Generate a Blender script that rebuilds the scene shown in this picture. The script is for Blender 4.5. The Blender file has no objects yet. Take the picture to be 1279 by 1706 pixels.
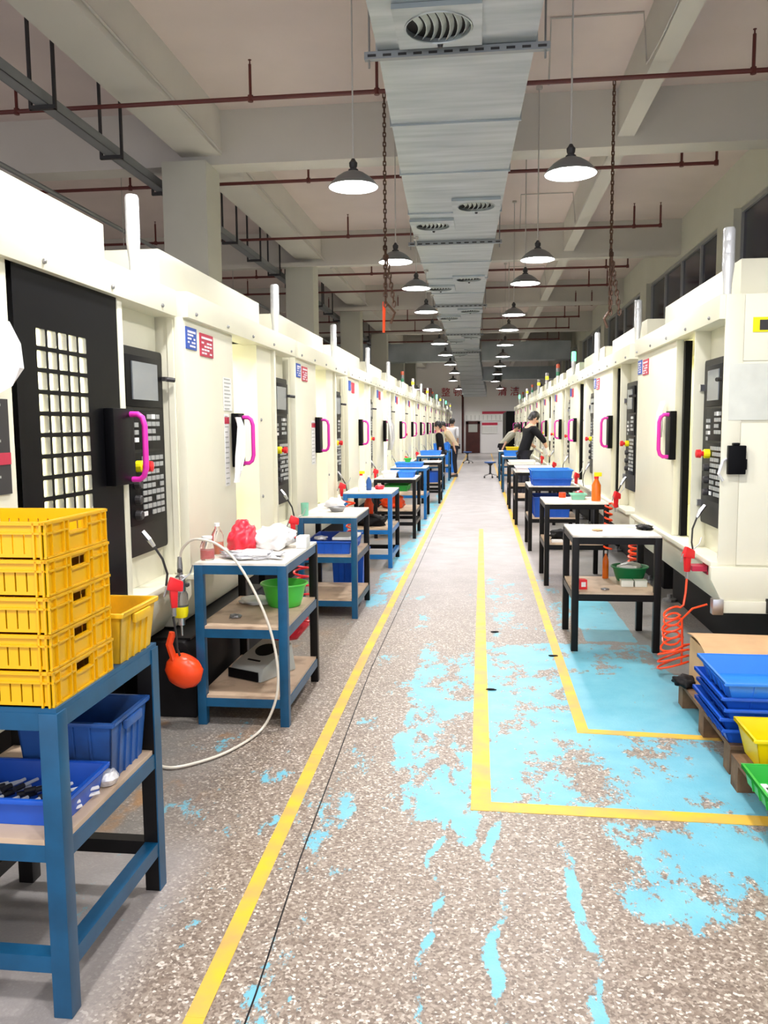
import bpy, bmesh, math, random
from mathutils import Vector, Matrix
random.seed(7)
PI = math.pi
S = bpy.context.scene
COL = S.collection
# ---------------------------------------------------------------- camera
f_px, VW, VH = 1380.0, 1279.0, 1706.0
cam_d = bpy.data.cameras.new('camera'); cam = bpy.data.objects.new('camera', cam_d); COL.objects.link(cam)
dv = Vector(((802 - VW/2)/f_px, -(708 - VH/2)/f_px, -1.0)).normalized()
zv = Vector((0.004, 1, 0)); zv = (zv - zv.dot(dv)*dv).normalized()
xv = dv.cross(zv)
R3 = Matrix((xv, dv, zv))                       # camera -> world
cam.matrix_world = Matrix.Translation((0, 0, 1.5)) @ R3.to_4x4()
cam_d.sensor_fit = 'VERTICAL'; cam_d.sensor_height = 36.0; cam_d.lens = f_px/VH*36.0
cam_d.clip_start = 0.05; cam_d.clip_end = 200
S.camera = cam
# ---------------------------------------------------------------- world and view
w = bpy.data.worlds.new('world'); S.world = w; w.use_nodes = True
w.node_tree.nodes['Background'].inputs[0].default_value = (0.93, 0.93, 1.0, 1)
w.node_tree.nodes['Background'].inputs[1].default_value = 1.0  # added ambient fill, enters by the open end behind the camera, lifts the ceiling
S.view_settings.view_transform = 'Standard'; S.view_settings.look = 'None'
S.view_settings.gamma = 1; S.view_settings.use_curve_mapping = False
S.view_settings.exposure = 0.68
LAMP_W = 15.0          # each pendant lamp
MACH_W = 9.0           # work light in a machine
# ---------------------------------------------------------------- helpers
def smooth_by_angle(me, ang=40):
    me.shade_smooth()
    try: me.set_sharp_from_angle(angle=math.radians(ang))
    except Exception: pass
class MB:
    def __init__(s): s.v = []; s.f = []; s.m = []
    def box(s, x0, x1, y0, y1, z0, z1, m=0, M=None):
        n = len(s.v)
        p = [(x, y, z) for z in (z0, z1) for y in (y0, y1) for x in (x0, x1)]
        if M is not None: p = [tuple(M @ Vector(q)) for q in p]
        s.v += p
        for q in ((0,2,3,1),(4,5,7,6),(0,1,5,4),(2,6,7,3),(0,4,6,2),(1,3,7,5)):
            s.f.append(tuple(n+i for i in q)); s.m.append(m)
        return s
    def hexa(s, p, m=0):                       # 8 points: bottom ring 4, top ring 4
        n = len(s.v); s.v += [tuple(q) for q in p]
        for q in ((3,2,1,0),(4,5,6,7),(0,1,5,4),(1,2,6,5),(2,3,7,6),(3,0,4,7)):
            s.f.append(tuple(n+i for i in q)); s.m.append(m)
        return s
    def prism(s, pts, axis, a, b, m=0):        # polygon pts in the 2 other axes, extruded a..b along axis
        n = len(s.v); k = len(pts)
        for t in (a, b):
            for (p, q) in pts:
                s.v.append({'x': (t, p, q), 'y': (p, t, q), 'z': (p, q, t)}[axis])
        s.f.append(tuple(n+i for i in range(k-1, -1, -1))); s.m.append(m)
        s.f.append(tuple(n+k+i for i in range(k))); s.m.append(m)
        for i in range(k):
            j = (i+1) % k
            s.f.append((n+i, n+j, n+k+j, n+k+i)); s.m.append(m)
        return s
    def tube(s, pts, r, seg=8, m=0, caps=True, closed=False):
        pts = [Vector(p) for p in pts]; n0 = len(s.v); k = len(pts)
        rs = r if isinstance(r, (list, tuple)) else [r]*k
        prev = None
        for i, p in enumerate(pts):
            a = pts[(i-1) % k] if (i > 0 or closed) else p
            b = pts[(i+1) % k] if (i < k-1 or closed) else p
            t = (b-a)
            t = t.normalized() if t.length > 1e-9 else Vector((0,0,1))
            if prev is None:
                u = t.orthogonal().normalized()
            else:
                u = prev - prev.dot(t)*t
                u = u.normalized() if u.length > 1e-6 else t.orthogonal().normalized()
            prev = u; vv = t.cross(u)
            for j in range(seg):
                a_ = 2*PI*j/seg
                s.v.append(tuple(p + (u*math.cos(a_) + vv*math.sin(a_))*rs[i]))
        for i in range(k if closed else k-1):
            i2 = (i+1) % k
            for j in range(seg):
                j2 = (j+1) % seg
                s.f.append((n0+i*seg+j, n0+i*seg+j2, n0+i2*seg+j2, n0+i2*seg+j)); s.m.append(m)
        if caps and not closed:
            s.f.append(tuple(n0+j for j in range(seg-1, -1, -1))); s.m.append(m)
            s.f.append(tuple(n0+(k-1)*seg+j for j in range(seg))); s.m.append(m)
        return s
    def lathe(s, prof, c=(0,0,0), seg=16, m=0, M=None, sy=1.0, cap=True):      # prof [(r, z)] bottom to top
        n0 = len(s.v); k = len(prof)
        for (r, z) in prof:
            for j in range(seg):
                a = 2*PI*j/seg
                q = Vector((c[0]+r*math.cos(a), c[1]+r*math.sin(a)*sy, c[2]+z))
                if M is not None: q = M @ q
                s.v.append(tuple(q))
        for i in range(k-1):
            for j in range(seg):
                j2 = (j+1) % seg
                s.f.append((n0+i*seg+j, n0+i*seg+j2, n0+(i+1)*seg+j2, n0+(i+1)*seg+j)); s.m.append(m)
        if cap and prof[0][0] > 1e-6: s.f.append(tuple(n0+j for j in range(seg-1, -1, -1))); s.m.append(m)
        if cap and prof[-1][0] > 1e-6: s.f.append(tuple(n0+(k-1)*seg+j for j in range(seg))); s.m.append(m)
        return s
    def build(s, name, mats, parent=None, smooth=False, bevel=0.0, loc=None):
        me = bpy.data.meshes.new(name); me.from_pydata(s.v, [], s.f); me.update()
        if not isinstance(mats, (list, tuple)): mats = [mats]
        for mt in mats: me.materials.append(mt)
        if len(mats) > 1: me.polygons.foreach_set('material_index', s.m)
        if bevel > 0:
            bm = bmesh.new(); bm.from_mesh(me)
            bmesh.ops.remove_doubles(bm, verts=bm.verts, dist=1e-6)
            bmesh.ops.bevel(bm, geom=[e for e in bm.edges if len(e.link_faces) == 2 and e.calc_face_angle(0) > 0.7], offset=bevel, segments=2, affect='EDGES', profile=0.6)
            bm.to_mesh(me); bm.free(); smooth = True
        if smooth: smooth_by_angle(me)
        o = bpy.data.objects.new(name, me); COL.objects.link(o)
        if parent is not None: o.parent = parent
        if loc is not None: o.location = loc
        return o
def bx(*a, **k): return MB().box(*a, **k)
def tag(o, label=None, cat=None, group=None, kind=None):
    if label: o['label'] = label
    if cat: o['category'] = cat
    if group: o['group'] = group
    if kind: o['kind'] = kind
    return o
def thing(name, loc, label, cat, group=None, rz=0.0):
    o = bpy.data.objects.new(name, None); COL.objects.link(o)
    o.location = loc; o.rotation_euler = (0, 0, rz); o.empty_display_size = 0.1
    return tag(o, label, cat, group)
def dup(root, loc=None, rz=None, label=None, group=None):
    def cp(o, par):
        c = o.copy(); COL.objects.link(c)
        if par is not None: c.parent = par
        for ch in kids.get(o, []): cp(ch, c)
        return c
    kids = {}
    for o in root.children_recursive: kids.setdefault(o.parent, []).append(o)
    r = cp(root, None)
    if loc is not None: r.location = loc
    if rz is not None: r.rotation_euler = (0, 0, rz)
    if label: r['label'] = label
    if group: r['group'] = group
    return r
def struct(name, mb, m, parent=None, **k):
    o = mb.build(name, m, parent, **k)
    if parent is None: o['kind'] = 'structure'
    return o
# ---------------------------------------------------------------- materials
def pbr(name, col, rough=0.5, metal=0.0, emit=None, es=0.0, trans=0.0, noise=0.0, nscale=8.0, coat=0.0, alpha=1.0, bump=0.0, spec=None, dirt=None):
    m = bpy.data.materials.new(name); m.use_nodes = True
    nt = m.node_tree; b = nt.nodes['Principled BSDF']
    b.inputs['Base Color'].default_value = (*col, 1); b.inputs['Roughness'].default_value = rough
    b.inputs['Metallic'].default_value = metal
    if spec is not None: b.inputs['Specular IOR Level'].default_value = spec
    if trans: b.inputs['Transmission Weight'].default_value = trans
    if coat: b.inputs['Coat Weight'].default_value = coat
    if alpha < 1: b.inputs['Alpha'].default_value = alpha
    if emit: b.inputs['Emission Color'].default_value = (*emit, 1); b.inputs['Emission Strength'].default_value = es
    if noise or dirt or bump:
        tc = nt.nodes.new('ShaderNodeTexCoord'); nz = nt.nodes.new('ShaderNodeTexNoise')
        nz.inputs['Scale'].default_value = nscale; nz.inputs['Detail'].default_value = 6
        nt.links.new(tc.outputs['Object'], nz.inputs['Vector'])
        if noise or dirt:
            mx = nt.nodes.new('ShaderNodeMix'); mx.data_type = 'RGBA'
            rp = nt.nodes.new('ShaderNodeMapRange')
            rp.inputs['From Min'].default_value = 0.5 if dirt else 0.3; rp.inputs['From Max'].default_value = 0.72
            nt.links.new(nz.outputs['Fac'], rp.inputs['Value']); nt.links.new(rp.outputs[0], mx.inputs['Factor'])
            mx.inputs['A'].default_value = (*col, 1)
            c2 = dirt if dirt else tuple(c*(1-noise) for c in col)
            mx.inputs['B'].default_value = (*c2, 1)
            nt.links.new(mx.outputs['Result'], b.inputs['Base Color'])
        if bump:
            bp = nt.nodes.new('ShaderNodeBump'); bp.inputs['Strength'].default_value = bump; bp.inputs['Distance'].default_value = 0.01
            nt.links.new(nz.outputs['Fac'], bp.inputs['Height']); nt.links.new(bp.outputs[0], b.inputs['Normal'])
    return m
M = dict(
    cream=pbr('cream_enamel', (0.82, 0.80, 0.64), 0.38, noise=0.06, nscale=2.5),
    creamd=pbr('cream_interior', (0.80, 0.78, 0.52), 0.45, noise=0.15, nscale=4),
    black=pbr('black_enamel', (0.003, 0.003, 0.004), 0.4, spec=0.1),
    blackp=pbr('black_panel', (0.007, 0.007, 0.008), 0.42, noise=0.3, nscale=30, spec=0.25),
    blacksteel=pbr('black_painted_steel', (0.006, 0.005, 0.005), 0.4, noise=0.3, nscale=20, spec=0.25),
    bluesteel=pbr('blue_painted_steel', (0.003, 0.088, 0.205), 0.38, noise=0.35, nscale=9),
    navysteel=pbr('dark_blue_painted_steel', (0.004, 0.04, 0.10), 0.4, noise=0.35, nscale=9),
    brightblue=pbr('bright_blue_painted_steel', (0.004, 0.16, 0.48), 0.38, noise=0.25, nscale=9),
    screen=pbr('screen_glass', (0.20, 0.22, 0.24), 0.15),
    key=pbr('grey_keycap', (0.35, 0.36, 0.35), 0.5),
    keyw=pbr('white_keycap', (0.8, 0.8, 0.8), 0.4),
    pink=pbr('pink_handle', (0.75, 0.03, 0.42), 0.35),
    pinkd=pbr('dull_pink_handle', (0.55, 0.04, 0.22), 0.4),
    red=pbr('red_plastic', (0.75, 0.012, 0.02), 0.35),
    redbag=pbr('red_bag', (0.85, 0.03, 0.06), 0.3, bump=0.6, nscale=25),
    orange=pbr('orange_plastic', (0.95, 0.07, 0.01), 0.3),
    yellow=pbr('yellow_plastic', (0.84, 0.46, 0.0), 0.35, noise=0.12, nscale=5),
    yellowd=pbr('worn_yellow_plastic', (0.80, 0.47, 0.01), 0.4, dirt=(0.45, 0.28, 0.02), nscale=5),
    yellowb=pbr('bright_yellow_plastic', (0.90, 0.66, 0.0), 0.35),
    blue=pbr('blue_plastic', (0.012, 0.11, 0.62), 0.35, noise=0.2, nscale=6),
    bluel=pbr('light_blue_plastic', (0.03, 0.24, 0.85), 0.35, noise=0.1, nscale=6),
    blued=pbr('worn_blue_plastic', (0.02, 0.10, 0.36), 0.45, dirt=(0.02, 0.04, 0.10), nscale=5),
    green=pbr('green_plastic', (0.03, 0.45, 0.05), 0.35),
    greenl=pbr('bright_green_plastic', (0.08, 0.62, 0.06), 0.35),
    greend=pbr('dark_green_plastic', (0.01, 0.22, 0.07), 0.4),
    mint=pbr('mint_plastic', (0.25, 0.62, 0.45), 0.4),
    wood=pbr('plywood', (0.58, 0.43, 0.30), 0.6, dirt=(0.30, 0.20, 0.13), nscale=6),
    ply=pbr('pale_bench_board', (0.80, 0.76, 0.68), 0.5, dirt=(0.55, 0.47, 0.38), nscale=9),
    woodd=pbr('old_pallet_wood', (0.22, 0.12, 0.06), 0.8, noise=0.6, nscale=14, bump=0.4),
    card=pbr('cardboard', (0.62, 0.38, 0.19), 0.75, noise=0.18, nscale=6),
    white=pbr('white_cloth', (0.85, 0.84, 0.84), 0.7, bump=0.5, nscale=12),
    paper=pbr('paper', (0.82, 0.82, 0.80), 0.7),
    foil=pbr('crumpled_film', (0.75, 0.75, 0.78), 0.2, metal=0.4, bump=1.0, nscale=40),
    steel=pbr('bare_steel', (0.62, 0.62, 0.64), 0.28, metal=1.0),
    steeld=pbr('dull_steel', (0.35, 0.35, 0.36), 0.45, metal=0.8),
    glass=pbr('clear_bottle', (0.95, 0.93, 0.9), 0.06, trans=0.9),
    oil=pbr('orange_oil', (0.80, 0.16, 0.01), 0.15),
    hose=pbr('clear_air_hose', (0.75, 0.70, 0.60), 0.25),
    tube=pbr('silvery_lamp_tube', (0.82, 0.84, 0.86), 0.15, metal=0.25),
    ltred=pbr('red_lamp_lens', (0.6, 0.12, 0.06), 0.2),
    ltyel=pbr('lit_yellow_lens', (0.9, 0.7, 0.05), 0.2, emit=(1, 0.8, 0.02), es=1.6),
    ltgrn=pbr('lit_green_lens', (0.3, 0.9, 0.5), 0.2, emit=(0.15, 1, 0.4), es=1.8),
    ltgrnd=pbr('unlit_green_lens', (0.05, 0.22, 0.12), 0.2),
    conc=pbr('painted_concrete', (0.78, 0.68, 0.655), 0.85, noise=0.10, nscale=1.2),
    beam=pbr('beam_paint', (0.66, 0.64, 0.60), 0.85, noise=0.08, nscale=1.0),
    column=pbr('column_paint', (0.62, 0.62, 0.55), 0.8, noise=0.08, nscale=1.0),
    wall=pbr('white_wall_paint', (0.80, 0.78, 0.78), 0.85),
    pipe=pbr('dark_red_pipe', (0.12, 0.022, 0.018), 0.45),
    tray=pbr('galvanised_tray', (0.30, 0.32, 0.34), 0.5, metal=0.5),
    rod=pbr('black_hanger_steel', (0.03, 0.028, 0.03), 0.5),
    chain=pbr('rusty_chain', (0.10, 0.05, 0.03), 0.5, metal=0.4),
    conduit=pbr('grey_conduit', (0.50, 0.48, 0.46), 0.5),
    shade=pbr('grey_enamel_shade', (0.22, 0.22, 0.22), 0.4, metal=0.4),
    shadein=pbr('glowing_enamel_reflector', (0.95, 0.95, 0.97), 0.5, emit=(1.0, 0.98, 1.0), es=4.0),  # inside of the shade given its own glow in place of reflected lamp light
    bulb=pbr('lit_bulb', (1, 1, 1), 0.3, emit=(1.0, 0.98, 0.98), es=14.0),
    wlight=pbr('lit_work_lamp', (1, 1, 1), 0.3, emit=(1.0, 0.97, 0.8), es=8.0),
    night=pbr('night_window_glass', (0.006, 0.008, 0.035), 0.12),
    alu=pbr('window_aluminium', (0.45, 0.46, 0.47), 0.4, metal=0.6),
    signblue=pbr('blue_sign', (0.02, 0.08, 0.42), 0.4),
    signred=pbr('red_sign', (0.50, 0.02, 0.06), 0.4),
    print_=pbr('white_print', (0.75, 0.72, 0.78), 0.6),
    skin=pbr('skin', (0.62, 0.36, 0.25), 0.55),
    hair=pbr('black_hair', (0.01, 0.009, 0.01), 0.5),
    shirtb=pbr('black_shirt', (0.007, 0.007, 0.009), 0.85, spec=0.2),
    shirtbeige=pbr('beige_shirt', (0.62, 0.50, 0.34), 0.8),
    shirtgrey=pbr('grey_green_shirt', (0.32, 0.31, 0.25), 0.8),
    shirtw=pbr('white_shirt', (0.7, 0.7, 0.74), 0.8),
    trous=pbr('dark_trousers', (0.012, 0.012, 0.022), 0.85),
    maroon=pbr('dark_maroon_door', (0.07, 0.012, 0.01), 0.4, noise=0.4, nscale=4),
    redtext=pbr('red_lettering', (0.45, 0.02, 0.04), 0.6),
    greypaint=pbr('grey_box', (0.42, 0.43, 0.40), 0.5),
    dark=pbr('dark_grease', (0.008, 0.007, 0.008), 0.6, spec=0.2, noise=0.4, nscale=8),
    ysign=pbr('yellow_warning', (0.90, 0.80, 0.0), 0.5),
    film=pbr('clear_document_film', (0.72, 0.74, 0.66), 0.2, noise=0.15, nscale=7),
)
def duct_mat():
    m = pbr('galvanised_duct', (0.60, 0.63, 0.63), 0.42, metal=0.8); nt = m.node_tree; b = nt.nodes['Principled BSDF']
    tc = nt.nodes.new('ShaderNodeTexCoord'); mp = nt.nodes.new('ShaderNodeMapping'); mp.inputs['Scale'].default_value = (1.2, 9.0, 1.2)
    nz = nt.nodes.new('ShaderNodeTexNoise'); nz.inputs['Scale'].default_value = 1.0; nz.inputs['Detail'].default_value = 4
    nt.links.new(tc.outputs['Object'], mp.inputs[0]); nt.links.new(mp.outputs[0], nz.inputs['Vector'])
    cr = nt.nodes.new('ShaderNodeValToRGB'); cr.color_ramp.elements[0].position = 0.3; cr.color_ramp.elements[1].position = 0.7
    cr.color_ramp.elements[0].color = (0.34, 0.385, 0.41, 1); cr.color_ramp.elements[1].color = (0.50, 0.55, 0.57, 1)
    nt.links.new(nz.outputs['Fac'], cr.inputs[0]); nt.links.new(cr.outputs[0], b.inputs['Base Color'])
    bp = nt.nodes.new('ShaderNodeBump'); bp.inputs['Strength'].default_value = 0.25; bp.inputs['Distance'].default_value = 0.01
    nt.links.new(nz.outputs['Fac'], bp.inputs['Height']); nt.links.new(bp.outputs[0], b.inputs['Normal'])
    return m
M['duct'] = duct_mat()
def floor_mat():
    m = bpy.data.materials.new('worn_painted_terrazzo'); m.use_nodes = True; nt = m.node_tree; b = nt.nodes['Principled BSDF']
    N = nt.nodes.new; L = nt.links.new
    tc = N('ShaderNodeTexCoord'); sp = N('ShaderNodeSeparateXYZ'); L(tc.outputs['Object'], sp.inputs[0])
    X, Y = sp.outputs[0], sp.outputs[1]
    def setin(s, v):
        if isinstance(v, (int, float)): s.default_value = v
        else: L(v, s)
    def math_(op, a, b_=0.0, clamp=False):
        n = N('ShaderNodeMath'); n.operation = op; n.use_clamp = clamp; setin(n.inputs[0], a); setin(n.inputs[1], b_); return n.outputs[0]
    def sm(v, lo, hi):
        n = N('ShaderNodeMapRange'); n.interpolation_type = 'SMOOTHSTEP'; setin(n.inputs['Value'], v)
        n.inputs['From Min'].default_value = lo; n.inputs['From Max'].default_value = hi; return n.outputs[0]
    wn_ = N('ShaderNodeTexNoise'); wn_.inputs['Scale'].default_value = 1.7; wn_.inputs['Detail'].default_value = 3; L(tc.outputs['Object'], wn_.inputs['Vector'])
    XW = math_('ADD', X, math_('MULTIPLY', math_('SUBTRACT', wn_.outputs['Fac'], 0.5), 0.30))
    def band(v, lo, hi, s): return math_('MULTIPLY', sm(v, lo-s, lo+s), math_('SUBTRACT', 1.0, sm(v, hi-s, hi+s)))
    def reg(x0, x1, y0, y1, d, sx=0.04, sy=0.15): return math_('MULTIPLY', math_('MULTIPLY', band(XW if x1-x0 < 0.3 else X, x0, x1, sx), band(Y, y0, y1, sy)), d)
    def noise(scale, detail, xs=1.0, ys=1.0, rough=0.6):
        mp = N('ShaderNodeMapping'); mp.inputs['Scale'].default_value = (xs, ys, 1); L(tc.outputs['Object'], mp.inputs[0])
        n = N('ShaderNodeTexNoise'); n.inputs['Scale'].default_value = scale; n.inputs['Detail'].default_value = detail; n.inputs['Roughness'].default_value = rough
        L(mp.outputs[0], n.inputs['Vector']); return n.outputs['Fac']
    def ramp(v, stops):
        r = N('ShaderNodeValToRGB'); r.color_ramp.elements[0].position = stops[0][0]; r.color_ramp.elements[0].color = (*stops[0][1], 1)
        r.color_ramp.elements[1].position = stops[-1][0]; r.color_ramp.elements[1].color = (*stops[-1][1], 1)
        for p, c in stops[1:-1]: e = r.color_ramp.elements.new(p); e.color = (*c, 1)
        L(v, r.inputs[0]); return r.outputs[0]
    def mix(fac, a, b_):
        n = N('ShaderNodeMix'); n.data_type = 'RGBA'; setin(n.inputs['Factor'], fac)
        for s, v in ((n.inputs['A'], a), (n.inputs['B'], b_)):
            if isinstance(v, tuple): s.default_value = (*v, 1)
            else: L(v, s)
        return n.outputs['Result']
    # aggregate chips
    vo = N('ShaderNodeTexVoronoi'); vo.inputs['Scale'].default_value = 125; L(tc.outputs['Object'], vo.inputs['Vector'])
    sc_ = N('ShaderNodeSeparateColor'); L(vo.outputs['Color'], sc_.inputs[0])
    chips = ramp(sc_.outputs[0], [(0.0, (0.11, 0.07, 0.045)), (0.3, (0.20, 0.145, 0.10)), (0.6, (0.275, 0.215, 0.16)), (0.85, (0.37, 0.30, 0.23)), (1.0, (0.76, 0.68, 0.59))])
    smoothc = ramp(noise(3.0, 6), [(0.25, (0.27, 0.245, 0.24)), (0.75, (0.40, 0.37, 0.37))])
    worn = math_('SUBTRACT', 1.0, sm(Y, 4.5, 10.0))
    base = mix(math_('MULTIPLY', worn, 0.9), smoothc, chips)
    # dirt near machines, rust stains
    side = math_('MAXIMUM', math_('SUBTRACT', 1.0, sm(X, -1.5, -0.75)), sm(X, 0.85, 1.2))
    dn = sm(noise(2.2, 5), 0.25, 0.65)
    base = mix(math_('MULTIPLY', side, math_('ADD', math_('MULTIPLY', dn, 0.5), 0.25)), base, (0.20, 0.19, 0.18))
    rust = math_('MULTIPLY', math_('SUBTRACT', 1.0, sm(X, -1.35, -1.0)), sm(noise(2.6, 5, 1.5, 0.8), 0.55, 0.66))
    base = mix(math_('MULTIPLY', rust, 0.7), base, (0.42, 0.20, 0.05))
    greyp = reg(-1.8, -0.98, 1.5, 2.75, 1.0, 0.12, 0.15)
    base = mix(math_('MULTIPLY', greyp, 0.85), base, (0.36, 0.33, 0.32))
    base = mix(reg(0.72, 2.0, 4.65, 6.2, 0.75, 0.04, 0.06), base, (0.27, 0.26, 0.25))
    base = mix(math_('MULTIPLY', sm(noise(1.3, 5), 0.55, 0.75), 0.45), base, (0.28, 0.24, 0.21))
    # cyan paint left over
    dens = 0.19
    for r in (reg(-0.02, 1.15, 3.1, 5.7, 0.63, 0.03, 0.05), reg(0.5, 1.2, 4.0, 5.0, 0.85, 0.02, 0.05), reg(-0.42, 0.0, 2.9, 5.6, 0.60, 0.06, 0.3),
              reg(0.38, 1.3, 2.35, 3.15, 0.60, 0.15, 0.2), reg(0.7, 1.3, 2.5, 3.2, 0.70, 0.12, 0.15), reg(-0.14, 0.0, 2.8, 3.2, 0.6), reg(-0.17, -0.12, 1.7, 3.2, 0.60, 0.025, 0.2),
              reg(0.02, 0.09, 1.7, 3.1, 0.62, 0.03, 0.2), reg(0.26, 0.33, 1.7, 3.1, 0.60, 0.03, 0.2), reg(-1.4, -0.5, 1.7, 3.9, 0.36, 0.1, 0.3),
              reg(-0.66, -0.45, 1.7, 4.2, 0.46, 0.05, 0.3), reg(-0.98, -0.76, 6.5, 24, 0.62, 0.03, 0.4), reg(-0.7, -0.4, 4.4, 8.0, 0.38, 0.06, 0.4),
              reg(0.72, 1.08, 5.75, 7.4, 0.85, 0.02, 0.06), reg(-0.0, 0.75, 5.6, 8.5, 0.42, 0.1, 0.4)):
        dens = math_('MAXIMUM', dens, r)
    nn = math_('ADD', math_('MULTIPLY', noise(3.6, 10, 1.0, 0.6, 0.74), 0.75), math_('MULTIPLY', noise(22, 8, 1.3, 0.6, 0.75), 0.25))
    thr = math_('SUBTRACT', 0.70, math_('MULTIPLY', dens, 0.36))
    cy = N('ShaderNodeMapRange'); setin(cy.inputs['Value'], math_('SUBTRACT', nn, thr)); cy.inputs['From Min'].default_value = -0.008; cy.inputs['From Max'].default_value = 0.012
    cyan = ramp(noise(5, 5), [(0.3, (0.11, 0.41, 0.54)), (0.7, (0.18, 0.50, 0.61))])
    col = mix(cy.outputs[0], base, cyan)
    col = mix(math_('MULTIPLY', side, math_('MULTIPLY', dn, 0.35)), col, (0.16, 0.18, 0.18))
    L(col, b.inputs['Base Color'])
    b.inputs['Roughness'].default_value = 0.42
    bp = N('ShaderNodeBump'); bp.inputs['Strength'].default_value = 0.15; bp.inputs['Distance'].default_value = 0.004
    L(vo.outputs['Distance'], bp.inputs['Height']); L(bp.outputs[0], b.inputs['Normal'])
    return m
M['floor'] = floor_mat()
def line_mat():
    m = pbr('yellow_line_paint', (0.85, 0.56, 0.02), 0.5); nt = m.node_tree; b = nt.nodes['Principled BSDF']
    tc = nt.nodes.new('ShaderNodeTexCoord'); nz = nt.nodes.new('ShaderNodeTexNoise'); nz.inputs['Scale'].default_value = 7; nz.inputs['Detail'].default_value = 8
    nt.links.new(tc.outputs['Object'], nz.inputs['Vector'])
    cr = nt.nodes.new('ShaderNodeValToRGB'); e = cr.color_ramp.elements
    e[0].position = 0.35; e[0].color = (0.82, 0.48, 0.005, 1); e[1].position = 0.72; e[1].color = (0.50, 0.33, 0.10, 1)
    nt.links.new(nz.outputs['Fac'], cr.inputs[0]); nt.links.new(cr.outputs[0], b.inputs['Base Color'])
    return m
M['line'] = line_mat()
# ================================================================= SETTING
floor = struct('floor', bx(-9, 3.6, -1.5, 45.2, -0.12, 0), M['floor'])
def marking(pts, wdt, name='painted_line'):
    mb = MB()
    for i in range(len(pts)-1):
        a, b = Vector((*pts[i], 0)), Vector((*pts[i+1], 0)); t = (b-a).normalized(); n = Vector((-t.y, t.x, 0))
        w0 = wdt[i] if isinstance(wdt, (list, tuple)) else wdt; w1 = wdt[i+1] if isinstance(wdt, (list, tuple)) else wdt
        if len(pts) > 2 and abs(t.dot(Vector((0,1,0)))) < 0.5 and i > 0: a = a - t*w0*0.5
        mb.hexa([a-n*w0/2, a+n*w0/2, b+n*w1/2, b-n*w1/2] + [p+Vector((0,0,0.0012+0.0003*i)) for p in (a-n*w0/2, a+n*w0/2, b+n*w1/2, b-n*w1/2)])
    return mb.build(name, M['line'], floor)
marking([(-0.71, -1.0), (-0.72, 1.9), (-0.745, 3.6), (-0.755, 5.3), (-0.75, 9), (-0.73, 44)], [0.052, 0.052, 0.056, 0.056, 0.06, 0.07])
marking([(0.0, 12.0), (0.0, 5.8), (0.004, 3.16), (1.16, 3.14)], [0.06, 0.074, 0.080, 0.080])
marking([(0.50, 44), (0.50, 12), (0.50, 4.02), (1.14, 3.98)], 0.058)
# saw-cut floor joint with its dark filler
j = MB(); pj = [(-0.575, 1.2), (-0.59, 2.0), (-0.623, 2.7), (-0.66, 4.2), (-0.676, 5.0), (-0.665, 8.2), (-0.66, 14)]
for a, b in zip(pj, pj[1:]): j.hexa([(a[0]-.0025, a[1], 0), (a[0]+.0025, a[1], 0), (b[0]+.0025, b[1], 0), (b[0]-.0025, b[1], 0), (a[0]-.0025, a[1], .0008), (a[0]+.0025, a[1], .0008), (b[0]+.0025, b[1], .0008), (b[0]-.0025, b[1], .0008)])
j.build('floor_joint', M['dark'], floor)
CZ = 5.1
ceiling = struct('ceiling', bx(-9, 3.6, 0.0, 45.2, CZ, CZ+0.15), M['conc'])
tn = 0
for y in (3.4, 9.6, 15.6, 21.6, 27.6, 33.6, 39.6):
    tn += 1; struct('trim_%d' % tn, bx(-9, 3.5, y, y+0.32, 4.5, CZ), M['beam'])
segs = [(0.0, 3.4)] + [(y+0.32, y+6.0) for y in (3.6, 9.6, 15.6, 21.6, 27.6, 33.6)] + [(39.92, 45.0)]
segs[1] = (3.72, 9.6)
for (a, b) in segs:
    tn += 1; struct('trim_%d' % tn, bx(-3.45, -2.98, a, b, 4.6, CZ), M['beam'])
    tn += 1; struct('trim_%d' % tn, bx(1.45, 1.63, a, b, 4.6, CZ), M['beam'])
for y in (3.3, 9.4, 15.4, 21.4, 27.4, 33.4, 39.4):
    c = bx(-3.62, -3.1, y, y+0.5, 0, 4.5).build('column', M['column'], None, bevel=0.01)
    tn += 1; c.name = 'trim_%d' % tn; c['kind'] = 'structure'
# window wall on the +X side
wall = MB().box(3.5, 3.7, -1.5, 45, 0, 2.3).box(3.5, 3.7, -1.5, 45, 4.42, CZ)
bays = [(0.5, 5.8), (6.6, 12.2), (13.0, 18.3), (19.0, 24.3), (25.0, 30.3), (31.0, 36.3), (37.0, 42.3)]
ys = [-1.5] + [q for b in bays for q in b] + [45]
for i in range(0, len(ys), 2): wall.box(3.42, 3.7, ys[i], ys[i+1], 2.3, 4.42)
struct('wall_right', wall, M['column'])
for i, (a, b) in enumerate(bays):
    wn = bpy.data.objects.new('window_%d' % (i+1), None); COL.objects.link(wn); wn['kind'] = 'structure'; wn.location = (3.5, a, 2.3)
    L_ = b-a; n = 4
    fr = MB().box(0.02, 0.10, 0, L_, 0, 0.06).box(0.02, 0.10, 0, L_, 2.06, 2.12)
    for k in range(n+1): fr.box(0.02, 0.10, max(0, k*L_/n-0.03), min(L_, k*L_/n+0.03), 0.06, 2.06)
    fr.build('window_frame', M['alu'], wn)
    for k in range(n): bx(0.055, 0.065, k*L_/n+0.03, (k+1)*L_/n-0.03, 0.06, 2.06).build('pane', M['night'], wn)
struct('wall_left', bx(-9.15, -9, -1.5, 45, 0, CZ), M['conc'])
wb = struct('wall_back', bx(-9, 3.5, 45, 45.15, 0, CZ), M['wall'])
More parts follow.
